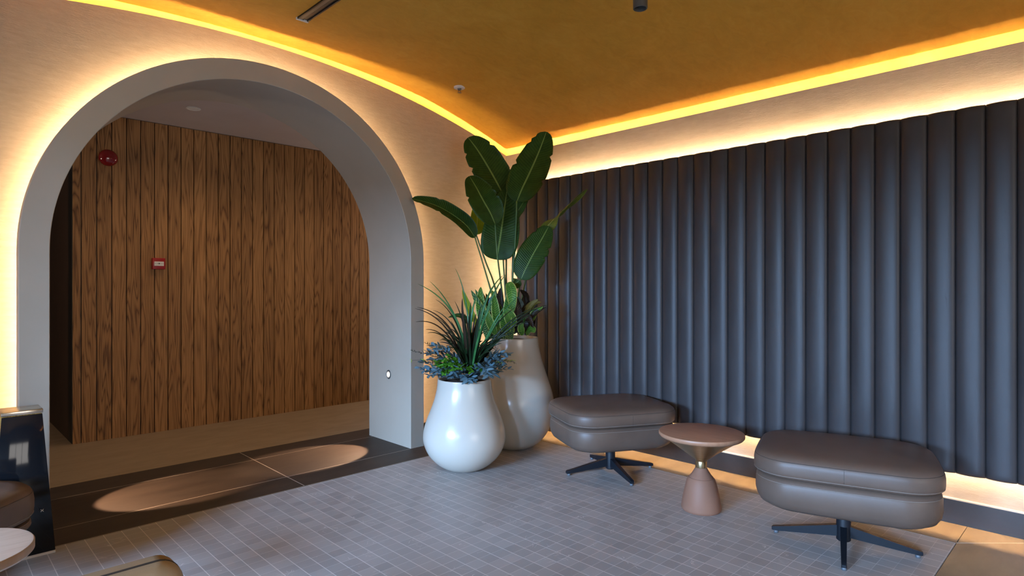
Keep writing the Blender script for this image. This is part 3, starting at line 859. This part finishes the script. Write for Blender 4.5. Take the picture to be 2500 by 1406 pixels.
# ------------------------------------------------------------------ mixed foliage round the tall planter's rim
def clump(name, label, base, z, specs, cat='plant', group=None):
    """specs: list of (mat, shape, width m, list of pixel points base->tip (x, y, d), normal tilt, fold)"""
    t = thing(name, label, cat, (base.x, base.y, z), 0, group)
    o = Vector((base.x, base.y, z))
    for k, (m, shape, w, pix, tilt, fold) in enumerate(specs):
        pts = [p - o for p in smooth_poly([at(x, y, d) for x, y, d in pix], 5)]
        nrm = (-view + Vector((0, 0, tilt[1])) + Vector((CV, -SV, 0)) * tilt[0]).normalized()
        bm = bmesh.new(); leaf(bm, pts, w, nrm, shape, fold, 3, seed=k)
        link_mesh('leaf', bm, M[m], t, True, recalc=False)
    return t
snake = []
for (bx_, by, tx, ty, w, d) in ((1205, 825, 1150, 708, .034, 5.20), (1210, 825, 1160, 706, .030, 5.22), (1198, 825, 1172, 704, .032, 5.28), (1220, 825, 1186, 716, .034, 5.30),
                              (1225, 828, 1206, 712, .034, 5.18), (1235, 828, 1216, 740, .036, 5.14), (1190, 825, 1168, 756, .030, 5.16), (1240, 828, 1246, 735, .034, 5.12), (1216, 828, 1196, 740, .035, 5.13), (1246, 828, 1238, 770, .04, 5.11)):
    snake.append(('leaf_snake', 'sword', w, [(bx_, by, d), ((bx_ * 2 + tx) / 3 + 2, (by * 2 + ty) / 3, d), ((bx_ + tx * 2) / 3 + 3, (by + ty * 2) / 3, d - .01), (tx, ty, d)], (rnd.uniform(-.3, .3), 0.05), 0.25))
clump('snake_plant', 'upright banded green leaves with yellow edges in the tall planter', BPT, 0.93, snake)
var = [
    ('leaf_varieg', 'acute', .042, [(1243, 812, 5.18), (1240, 765, 5.12), (1242, 735, 5.08), (1248, 688, 5.10)], (0.1, 0.1), 0.15),
    ('leaf_varieg', 'acute', .045, [(1240, 690, 5.12), (1248, 706, 5.06), (1251, 735, 5.03), (1253, 762, 5.03)], (-0.1, 0.1), 0.15),
    ('leaf_varieg', 'acute', .05, [(1238, 815, 5.12), (1234, 790, 5.07), (1238, 768, 5.05), (1246, 752, 5.06)], (0.0, 0.1), 0.12),
    ('leaf_varieg', 'acute', .05, [(1252, 800, 5.10), (1247, 780, 5.05), (1240, 765, 5.04), (1232, 755, 5.05)], (0.1, 0.1), 0.12),
    ('leaf_varieg', 'acute', .038, [(1216, 806, 5.12), (1210, 770, 5.08), (1207, 740, 5.08), (1202, 708, 5.10)], (0.5, 0.0), 0.2),
    ('leaf_varieg', 'acute', .045, [(1190, 800, 5.2), (1176, 765, 5.18), (1172, 735, 5.2), (1174, 700, 5.22)], (0.2, 0.0), 0.2),
    ('leaf_bright', 'acute', .028, [(1168, 800, 5.25), (1148, 760, 5.25), (1138, 735, 5.26), (1129, 706, 5.28)], (0.3, 0.0), 0.2),
    ('leaf_varieg', 'acute', .035, [(1210, 815, 5.12), (1200, 795, 5.08), (1192, 775, 5.07), (1190, 758, 5.08)], (0.1, 0.1), 0.2),
    ('leaf_varieg', 'acute', .04, [(1284, 815, 5.16), (1292, 806, 5.12), (1300, 805, 5.10), (1306, 812, 5.09)], (0.0, 0.6), 0.1),
    ('leaf_varieg', 'acute', .03, [(1290, 795, 5.2), (1300, 772, 5.18), (1308, 760, 5.16), (1326, 748, 5.12)], (0.1, 0.3), 0.2),
    ('leaf_varieg', 'acute', .03, [(1276, 818, 5.14), (1272, 806, 5.11), (1272, 796, 5.1), (1277, 788, 5.1)], (0.2, 0.3), 0.2),
    ('leaf_big', 'acute', .024, [(1148, 800, 5.05), (1136, 778, 5.0), (1118, 770, 5.0), (1094, 775, 5.0)], (0.0, 0.9), 0.2),
]
clump('variegated_foliage_plant', 'broad mottled light green leaves with cream edges in the tall planter', BPT, 0.93, var)
dark = [
    ('leaf_dark', 'acute', .035, [(1262, 812, 5.2), (1270, 760, 5.2), (1285, 725, 5.22), (1269, 707, 5.25)], (-0.3, 0.1), 0.25),
    ('leaf_dark', 'acute', .040, [(1266, 815, 5.2), (1280, 775, 5.2), (1290, 750, 5.2), (1284, 722, 5.2)], (-0.4, 0.1), 0.25),
    ('leaf_dark', 'acute', .040, [(1255, 815, 5.15), (1262, 780, 5.12), (1264, 755, 5.12), (1258, 718, 5.14)], (0.3, 0.1), 0.25),
    ('leaf_dark', 'acute', .045, [(1270, 818, 5.16), (1278, 790, 5.12), (1288, 775, 5.12), (1302, 800, 5.1)], (0.2, 0.2), 0.25),
    ('leaf_dark', 'acute', .040, [(1225, 815, 5.16), (1222, 770, 5.14), (1218, 740, 5.14), (1222, 702, 5.16)], (0.2, 0.1), 0.25),
    ('leaf_dark', 'acute', .040, [(1284, 818, 5.2), (1292, 795, 5.2), (1298, 780, 5.2), (1292, 765, 5.2)], (-0.2, 0.1), 0.25),
    ('leaf_rust', 'acute', .030, [(1278, 790, 5.2), (1285, 762, 5.2), (1295, 745, 5.18), (1315, 730, 5.16)], (0.1, 0.3), 0.25),
    ('leaf_rust', 'acute', .026, [(1278, 800, 5.2), (1290, 762, 5.2), (1304, 742, 5.18), (1322, 738, 5.14)], (0.1, 0.5), 0.25),
    ('leaf_blue', 'acute', .040, [(1262, 800, 5.22), (1268, 770, 5.2), (1270, 745, 5.2), (1264, 724, 5.2)], (0.3, 0.2), 0.2),
    ('leaf_blue', 'acute', .030, [(1204, 770, 5.24), (1202, 750, 5.22), (1200, 735, 5.22), (1202, 720, 5.22)], (0.1, 0.2), 0.2),
    ('leaf_big', 'acute', .035, [(1282, 812, 5.18), (1286, 795, 5.14), (1284, 780, 5.12), (1278, 765, 5.12)], (0.2, 0.2), 0.2),
    ('leaf_dark', 'acute', .022, [(1286, 790, 5.18), (1300, 770, 5.16), (1318, 756, 5.14), (1334, 748, 5.12)], (0.1, 0.7), 0.25),
    ('leaf_dark', 'acute', .050, [(1240, 818, 5.15), (1248, 790, 5.13), (1256, 770, 5.13), (1262, 745, 5.14)], (0.1, 0.1), 0.2),
]
clump('cordyline_plant', 'dark plum and rust pointed leaves on the right side of the tall planter', BPT, 0.93, dark)

# ------------------------------------------------------------------ grass plant in the short planter
gp = thing('spiky_grass_plant', 'spiky dark and green strap-leaved plant in the short planter', 'plant', (FP.x, FP.y, 0.67))
go = Vector((FP.x, FP.y, 0.67))
DF = 4.67
def blade(tip, ctrl, m, w, bx_=0.0):
    p0 = at(1150 + bx_, 905, DF + rnd.uniform(-.04, .04))
    p1 = at(ctrl[0], ctrl[1], DF + ctrl[2]); p2 = at(tip[0], tip[1], DF + tip[2])
    pts = [p - go for p in bez(p0, p1, p2, 16)]
    side = (pts[-1] - pts[0]).cross(view)
    nrm = (-view * 0.9 + Vector((0, 0, 0.6)) + Vector((CV, -SV, 0)) * rnd.uniform(-.5, .5)).normalized()
    bm = bmesh.new(); leaf(bm, pts, w, nrm, 'blade', 0.35, 2, seed=1)
    link_mesh('blade', bm, M[m], gp, True, recalc=False)
named = [
    ((1020, 693, -.1), (1140, 745, -.05), 'blade_green', .010), ((1050, 687, .05), (1130, 760, .02), 'blade_green', .009), ((1110, 653, .1), (1150, 720, .05), 'blade_green', .008),
    ((1064, 731, .0), (1125, 765, 0), 'blade_dark', .006), ((1018, 750, -.15), (1110, 765, -.1), 'blade_brown', .009), ((1013, 753, -.1), (1100, 770, -.1), 'blade_brown', .008),
    ((1015, 786, -.2), (1090, 770, -.1), 'blade_brown', .008), ((1040, 804, -.15), (1090, 800, -.1), 'blade_brown', .007), ((1044, 813, -.2), (1090, 800, -.1), 'blade_dark', .008),
    ((1073, 832, -.2), (1095, 815, -.12), 'blade_dark', .006), ((1129, 728, -.15), (1126, 770, -.12), 'blade_brown', .016), ((1092, 756, -.05), (1130, 790, 0), 'blade_dark', .007),
    ((1057, 757, .1), (1120, 775, .05), 'blade_dark', .007), ((1063, 774, .0), (1115, 800, 0), 'blade_dark', .007), ((1100, 783, -.15), (1130, 830, -.05), 'blade_dark', .012),
    ((1164, 718, -.05), (1140, 790, -.1), 'blade_green', .016), ((1228, 672, .02), (1165, 725, -.1), 'blade_green', .013), ((1236, 668, .05), (1178, 740, -.08), 'blade_green', .012),
    ((1222, 690, -.1), (1180, 745, -.15), 'blade_green', .012), ((1205, 735, -.1), (1170, 790, -.15), 'blade_green', .010), ((1266, 722, -.1), (1195, 790, -.15), 'blade_green', .010),
    ((1238, 740, -.15), (1190, 800, -.18), 'blade_green', .009), ((1258, 750, .0), (1185, 800, -.1), 'blade_dark', .009), ((1300, 752, -.05), (1210, 790, -.12), 'blade_dark', .011),
    ((1338, 744, -.05), (1230, 770, -.1), 'blade_dark', .009), ((1322, 755, -.1), (1230, 790, -.12), 'blade_dark', .009), ((1296, 784, -.15), (1210, 800, -.15), 'blade_dark', .008),
    ((1276, 812, -.15), (1205, 805, -.18), 'blade_dark', .008), ((1248, 816, -.2), (1195, 820, -.2), 'blade_dark', .009), ((1236, 830, -.2), (1195, 830, -.2), 'blade_dark', .008),
    ((1225, 838, -.2), (1190, 840, -.2), 'blade_dark', .009), ((1205, 860, -.2), (1175, 850, -.2), 'blade_dark', .010), ((1085, 800, -.1), (1120, 815, -.1), 'blade_dark', .010),
    ((1070, 815, .1), (1110, 815, .05), 'blade_dark', .009), ((1110, 735, .15), (1140, 790, .1), 'blade_dark', .009), ((1150, 738, -.15), (1142, 810, -.1), 'blade_dark', .018),
    ((1175, 742, -.15), (1160, 810, -.12), 'blade_dark', .015), ((1186, 770, -.2), (1165, 820, -.15), 'blade_green', .012), ((1200, 700, -.0), (1165, 780, 0), 'blade_green', .012),
]
for k, (tip, ctrl, m, w) in enumerate(named):
    blade(tip, ctrl, m, w, (tip[0] - 1150) * 0.08)
for k in range(34):   # dense dark heart
    a = rnd.uniform(-1, 1)
    tip = (1150 + a * 85 + rnd.uniform(-8, 8), 900 - 42 - rnd.uniform(10, 95) * (1.15 - abs(a) * 0.7), rnd.uniform(-.25, .2))
    ctrl = (1150 + a * 26, (tip[1] + 860) / 2 - 12, tip[2] * 0.5)
    blade(tip, ctrl, rnd.choice(['blade_dark', 'blade_dark', 'blade_brown', 'blade_dark']), rnd.uniform(.009, .015), a * 10)

# blue-grey sprigs, ferns and lime needles
def sprig(parent, o, p0, p1, p2, m, leaf_len, leaf_w, pairs, twig=True, name='sprig', droop=0.0, mi_stem='twig'):
    pts = [p - o for p in bez(p0, p1, p2, 12)]
    bm = bmesh.new()
    tube(bm, pts, [0.0022 * (1 - 0.6 * i / 12) for i in range(13)], 5, mi=1)
    for k in range(pairs):
        t = 0.18 + 0.82 * k / max(1, pairs - 1)
        i = min(11, int(t * 12)); f = t * 12 - i
        p = pts[i].lerp(pts[i + 1], min(f, 1))
        tan = (pts[i + 1] - pts[i]).normalized()
        s, u = frame_of(tan)
        for sd in (-1, 1):
            ang = rnd.uniform(-0.7, 0.7)
            dv = (tan * rnd.uniform(0.55, 0.9) + (s * math.cos(ang) + u * math.sin(ang)) * sd).normalized()
            ln = leaf_len * rnd.uniform(0.75, 1.15) * (1 - 0.35 * t)
            q1 = p + dv * ln * 0.5 + Vector((0, 0, 0.004)); q2 = p + dv * ln + Vector((0, 0, -droop * ln))
            nrm = (u * 1.0 + Vector((rnd.uniform(-.5, .5), rnd.uniform(-.5, .5), rnd.uniform(0, .6))) - view * 0.5).normalized()
            leaf(bm, bez(p, q1, q2, 5), leaf_w, nrm, 'acute', 0.2, 2, thick=0.0006)
    return link_mesh(name, bm, [M[m], M[mi_stem]], parent, True, recalc=False)

bl = thing('blue_grey_foliage', 'blue-grey leafy sprigs around the rim of the short planter', 'plant', (FP.x, FP.y, 0.67))
go2 = go
sprigs = []
for k in range(26):
    a = 2 * PI * k / 26 + rnd.uniform(-.1, .1)
    c = Vector((math.cos(a), math.sin(a), 0))
    side = c.dot(Vector((CV, -SV, 0)))
    rr_ = 0.17 + 0.12 * abs(side) ** 1.5 + rnd.uniform(-.02, .03)
    front = max(0, -c.dot(view))
    h = 0.10 + rnd.uniform(-.03, .06) - 0.05 * front
    p0 = FP + c * 0.06 + Vector((0, 0, 0.68)); p1 = FP + c * 0.16 + Vector((0, 0, 0.73 + h * 0.5)); p2 = FP + c * (rr_ + 0.03) + Vector((0, 0, 0.685 + h))
    sprigs.append((p0, p1, p2))
for (tx, ty, dd) in ((1060, 845, -.05), (1045, 862, -.1), (1078, 850, -.1), (1240, 866, -.1), (1232, 862, -.15), (1204, 912, -.25), (1192, 916, -.27), (1222, 880, -.2)):
    p0 = at(1150 + (tx - 1150) * 0.35, 895, DF - 0.05); p2 = at(tx, ty, DF + dd); p1 = (p0 + p2) / 2 + Vector((0, 0, 0.05))
    sprigs.append((p0, p1, p2))
for p0, p1, p2 in sprigs:
    sprig(bl, go2, p0, p1, p2, 'leaf_blue', 0.092, 0.0145, 8)
fern = thing('fern', 'bright green fern fronds low on the left of the short planter', 'plant', (FP.x, FP.y, 0.67))
for (tx, ty, dd) in ((1066, 884, -.15), (1072, 898, -.18), (1086, 880, -.2), (1100, 892, -.2), (1108, 904, -.22), (1080, 908, -.2), (1122, 900, -.22), (1060, 892, -.1), (1150, 908, -.22), (1095, 870, -.15), (1085, 912, -.21), (1180, 905, -.2)):
    p0 = at(1130 + (tx - 1130) * 0.3, 902, DF - 0.08); p2 = at(tx, ty, DF + dd); p1 = (p0 + p2) / 2 + Vector((0, 0, 0.05))
    sprig(fern, go2, p0, p1, p2, 'fern', 0.048, 0.0105, 11, name='frond', mi_stem='stem')
lm = thing('needle_foliage', 'thin dark and lime needle sprigs sticking out sideways from the short planter', 'plant', (FP.x, FP.y, 0.67))
for (sx_, sy_, tx, ty, dd, m, nn_) in ((1090, 880, 1008, 857, -.15, 'blade_dark', 13), (1085, 888, 1030, 884, -.15, 'blade_dark', 9), (1080, 882, 1006, 880, -.2, 'lime', 3),
                                   (1085, 870, 1040, 838, -.05, 'blade_dark', 9), (1190, 888, 1252, 880, -.15, 'lime', 8), (1190, 880, 1254, 884, -.2, 'blade_dark', 8), (1170, 866, 1208, 850, -.0, 'blade_brown', 8), (1105, 862, 1096, 844, 0, 'blade_dark', 6)):
    p0 = at(sx_, sy_, DF - 0.08); p2 = at(tx, ty, DF + dd); p1 = (p0 + p2) / 2 + Vector((0, 0, 0.012))
    sprig(lm, go2, p0, p1, p2, m, 0.045, 0.0022, nn_)

# ------------------------------------------------------------------ ottomans
def rrect(a, b_, rc, n=10, bulge=0.0):
    pts = []
    for (cx, cy, a0) in ((a - rc, b_ - rc, 0), (-a + rc, b_ - rc, 90), (-a + rc, -b_ + rc, 180), (a - rc, -b_ + rc, 270)):
        for i in range(n + 1):
            t = R(a0 + 90 * i / n)
            pts.append(Vector((cx + rc * math.cos(t), cy + rc * math.sin(t), 0)))
    # subdivide straight parts and bow them slightly outward
    out = []
    m = len(pts)
    for i in range(m):
        p, q = pts[i], pts[(i + 1) % m]
        k = max(1, int((q - p).length / 0.05))
        for j in range(k): out.append(p.lerp(q, j / k))
    res = []
    for p in out:
        bx_ = bulge * (1 - (p.y / b_) ** 2) * (p.x / a); by_ = bulge * (1 - (p.x / a) ** 2) * (p.y / b_)
        res.append(Vector((p.x + bx_, p.y + by_, 0)))
    return res

def cushion_bm(a, b_, rc, prof, dome, bulge=0.012):
    """prof: (inset, z) from bottom to top edge; dome rises to the centre"""
    bm = bmesh.new()
    base = rrect(a, b_, rc, bulge=bulge)
    rings = []
    def ring(ins, z):
        fx, fy = (a - ins) / a, (b_ - ins) / b_
        return [Vector((p.x * fx, p.y * fy, z)) for p in base]
    for ins, z in prof: rings.append(ring(ins, z))
    ins0, z0 = prof[-1]
    for k in range(1, 8):
        t = k / 8
        f = 1 - t
        ins = ins0 + (a - ins0) * t * 0.97
        fx = (a - ins) / a; fy = (b_ - ins0) / b_ * (1 - t * 0.97)
        zz = z0 + dome * (1 - (1 - t) ** 2.4)
        rings.append([Vector((p.x * fx, p.y * fy, zz)) for p in base])
    ring_loft(bm, rings)
    return bm

def outline_tube(bm, a, b_, rc, ins, z, r, bulge=0.012, dash=None):
    base = rrect(a, b_, rc, bulge=bulge)
    fx, fy = (a - ins) / a, (b_ - ins) / b_
    pts = [Vector((p.x * fx, p.y * fy, z)) for p in base]
    n = len(pts)
    rings = []
    for i in range(n):
        t = pts[(i + 1) % n] - pts[i - 1]
        s, u = frame_of(t)
        rings.append([pts[i] + (s * math.cos(2 * PI * k / 6) + u * math.sin(2 * PI * k / 6)) * r for k in range(6)])
    rings.append(rings[0])
    ring_loft(bm, rings, True, (False, False))

def ottoman(loc, deg, a, b_, label, group='taupe leather ottomans', legs=(0, 90, 180, 270), thick=False):
    def Z(z):
        if not thick: return z
        return 0.235 + (z - 0.228) * 0.30 if z <= 0.408 else 0.292 + (z - 0.408) * 1.35
    t = thing('ottoman', label, 'ottoman', loc, R(deg), group)
    rc = 0.17
    lo = [(0.10, 0.228), (0.050, 0.235), (0.022, 0.254), (0.006, 0.284), (0.0, 0.32), (0.001, 0.37), (0.008, 0.393), (0.022, 0.407)]
    lo = [(i, Z(z)) for i, z in lo]
    o = autosmooth(link_mesh('lower_cushion', cushion_bm(a - 0.008, b_ - 0.008, rc, lo, 0.004), M['leather'], t), 60)
    bm = bmesh.new(); outline_tube(bm, a - 0.008, b_ - 0.008, rc, 0.0045, Z(0.384), 0.0013); link_mesh('stitching', bm, M['stitch'], o, True)
    up = [(0.034, 0.408), (0.012, 0.413), (0.003, 0.425), (0.0, 0.445), (0.0, 0.474), (0.003, 0.494), (0.011, 0.509), (0.030, 0.523)]
    up = [(i, Z(z)) for i, z in up]
    o = autosmooth(link_mesh('top_cushion', cushion_bm(a, b_, rc, up, 0.032), M['leather'], t), 60)
    bm = bmesh.new(); outline_tube(bm, a, b_, rc, 0.0060, Z(0.500), 0.0012); 
    # short upright seam in the middle of each long side
    for s in (-1, 1):
        tube(bm, [(0, s * (b_ + 0.0115 - ins), Z(z)) for ins, z in ((0.002, 0.430), (0.0, 0.448), (0.0, 0.472), (0.002, 0.490), (0.006, 0.500))], 0.0010, 5)
    link_mesh('seam', bm, M['seam'], o, True)
    bm = bmesh.new(); outline_tube(bm, a, b_, rc, 0.0025, Z(0.4265), 0.0014); link_mesh('stitching', bm, M['stitch'], o, True)
    bm = bmesh.new(); lathe(bm, [(0.030, 0.022), (0.036, 0.028), (0.036, 0.15), (0.032, 0.16), (0.032, 0.226)], 32); box(bm, -0.12, 0.12, -0.12, 0.12, 0.222, 0.230)
    autosmooth(link_mesh('pedestal', bm, M['black_metal'], t), 40)
    for k in legs:
        c, s = math.cos(R(k)), math.sin(R(k))
        def P(r, w, z): return (c * r - s * w, s * r + c * w, z)
        bm = bmesh.new()
        secs = [(0.030, 0.016, 0.045, 0.105), (0.18, 0.014, 0.030, 0.072), (0.32, 0.012, 0.016, 0.042), (0.352, 0.012, 0.014, 0.036), (0.360, 0.009, 0.017, 0.031)]
        ring_loft(bm, [[P(r, -w, z0), P(r, w, z0), P(r, w, z1), P(r, -w, z1)] for r, w, z0, z1 in secs])
        lg = autosmooth(link_mesh('leg', bm, M['black_metal'], t), 30)
        bm = bmesh.new(); lathe(bm, [(0.012, 0.0), (0.013, 0.006), (0.011, 0.018)], 16, c * 0.338, s * 0.338)
        link_mesh('foot', bm, M['foot'], lg, True)
    return t
ottoman((3.755, 2.745, 0), 152 - 180, 0.415, 0.35, 'taupe leather swivel ottoman beside the tall planter', legs=(0, 90, 180, 270))
ottoman((3.595, 1.077, 0), 107, 0.425, 0.355, 'taupe leather swivel ottoman nearest on the right, right of the side table')
ottoman((-0.045, 3.685, 0), 45, 0.40, 0.34, 'taupe leather ottoman with thick cushion, cut off by the left edge', None, thick=True)

# ------------------------------------------------------------------ side table
t = thing('side_table', 'round copper-brown side table with hourglass brass stem between two ottomans', 'table', (3.521, 1.875, 0))
bm = bmesh.new(); lathe(bm, [(0.225, 0.452), (0.250, 0.458), (0.259, 0.468), (0.260, 0.480), (0.257, 0.486), (0.250, 0.488)], 96)
autosmooth(link_mesh('tabletop', bm, M['walnut'], t), 40)
bm = bmesh.new(); lathe(bm, [(0.034, 0.306), (0.042, 0.318), (0.10, 0.362), (0.17, 0.412), (0.228, 0.452), (0.222, 0.4525)], 96)
autosmooth(link_mesh('brass_cone', bm, M['brass'], t), 50)
bm = bmesh.new(); lathe(bm, [(0.034, 0.264), (0.0355, 0.268), (0.0355, 0.302), (0.034, 0.306)], 48); autosmooth(link_mesh('collar', bm, M['brass'], t))
bm = bmesh.new(); lathe(bm, [(0.034, 0.266), (0.046, 0.245), (0.060, 0.222), (0.072, 0.208), (0.074, 0.204)], 64); autosmooth(link_mesh('neck', bm, M['copper'], t), 50)
bm = bmesh.new(); lathe(bm, [(0.114, 0.0), (0.120, 0.006), (0.122, 0.018), (0.110, 0.09), (0.097, 0.15), (0.085, 0.192), (0.077, 0.2035), (0.070, 0.2038)], 96); autosmooth(link_mesh('base', bm, M['copper'], t), 40)

# ------------------------------------------------------------------ left-hand things
# tapered black totem
t = thing('tapered_totem', 'tapered glossy black floor unit with a satin metal cap beside the left jamb', 'floor unit', (0.395, 4.03, 0))
hw0, hw1, H = 0.128, 0.080, 0.735
d0, d1 = (-0.06, 0.17), (-0.004, 0.15)
def taper(bm, s0, s1, za, zb_, f0, f1, b0, b1):
    ring_loft(bm, [[(-s0, f0, za), (s0, f0, za), (s0, b0, za), (-s0, b0, za)], [(-s1, f1, zb_), (s1, f1, zb_), (s1, b1, zb_), (-s1, b1, zb_)]])
bm = bmesh.new(); taper(bm, hw0, hw1, 0.014, H, d0[0], d1[0], d0[1], d1[1]); link_mesh('body', bm, M['glow_side'], t)
bm = bmesh.new(); taper(bm, hw0 + 0.003, hw1 + 0.003, 0.014, H - 0.004, d0[0] - 0.008, d1[0] - 0.008, d0[0] - 0.0005, d1[0] - 0.0005); bevel_all(bm, 0.0015, 2)
gl = autosmooth(link_mesh('front_panel', bm, M['black_glass'], t), 30)
bm = bmesh.new()
for s in (-1, 1):
    tube(bm, [(-0.006, 0, -0.006 * s), (0.006, 0, 0.006 * s)], 0.0011, 5)
mk = link_mesh('marking', bm, M['white_plastic'], gl); mk.location = (0.075, d0[0] - 0.0075, 0.235)
bm = bmesh.new(); box(bm, -hw1 - 0.006, hw1 + 0.006, d1[0] - 0.012, d1[1], H, H + 0.022); bevel_all(bm, 0.004, 2); autosmooth(link_mesh('cap', bm, M['chrome'], t))
bm = bmesh.new(); box(bm, -hw0 - 0.004, hw0 + 0.004, d0[0] - 0.012, d0[1] + 0.004, 0, 0.014); bevel_all(bm, 0.002, 1); link_mesh('base', bm, M['baselip'], t)

# pale round table
t = thing('round_table', 'round pale wood table top cut off at the bottom left corner', 'table', (0.085, 2.930, 0))
bm = bmesh.new(); lathe(bm, [(0.205, 0.410), (0.232, 0.413), (0.240, 0.422), (0.240, 0.446), (0.236, 0.451), (0.230, 0.452)], 80); autosmooth(link_mesh('tabletop', bm, M['pale_wood'], t), 40)
bm = bmesh.new(); lathe(bm, [(0.14, 0.0), (0.14, 0.012), (0.04, 0.020), (0.028, 0.03), (0.028, 0.40), (0.10, 0.415)], 48); autosmooth(link_mesh('pedestal', bm, M['black_metal'], t), 40)

# tan armchair, only the top of its back in view
t = thing('armchair', 'tan leather armchair back corner at the bottom edge of the picture', 'chair', (0.02, 1.62, 0), R(0))
bm = bmesh.new()
outl = []
W, HT, rc = 0.44, 0.755, 0.06
for (cx, cz, a0) in ((W - rc, HT - rc, 0), (-W + rc, HT - rc, 90)):
    for i in range(9):
        a = R(a0 + 90 * i / 8); outl.append((cx + rc * math.cos(a), cz + rc * math.sin(a)))
outl += [(-W + 0.03, 0.16), (W - 0.03, 0.16)]
rings = []
for ins, y in ((0.02, -0.045), (0.006, -0.040), (0.0, -0.028), (0.0, 0.028), (0.006, 0.040), (0.02, 0.045)):
    rings.append([(x * (1 - ins / W), y - 0.08 * (1 - (x / W) ** 2) * 0.5, 0.45 + (z - 0.45) * (1 - ins / 0.3)) for x, z in outl])
ring_loft(bm, rings); bk = autosmooth(link_mesh('backrest', bm, M['leather_tan'], t), 50)
bm = bmesh.new(); tube(bm, [(x * 0.995, -0.012 - 0.08 * (1 - (x / W) ** 2) * 0.5, z + 0.0005) for x, z in outl[:-2]], 0.003, 6); link_mesh('piping', bm, M['seam'], bk, True)
bm = cushion_bm(0.36, 0.33, 0.1, [(0.03, 0.26), (0.006, 0.28), (0.0, 0.32), (0.004, 0.38), (0.03, 0.42)], 0.03)
o = autosmooth(link_mesh('seat', bm, M['leather_tan'], t), 50); o.location = (0, 0.37, 0)
for sx in (-1, 1):
    for sy in (0.02, 0.58):
        bm = bmesh.new(); lathe(bm, [(0.012, 0), (0.018, 0.27)], 16, sx * 0.32, sy); link_mesh('leg', bm, M['black_metal'], t, True)
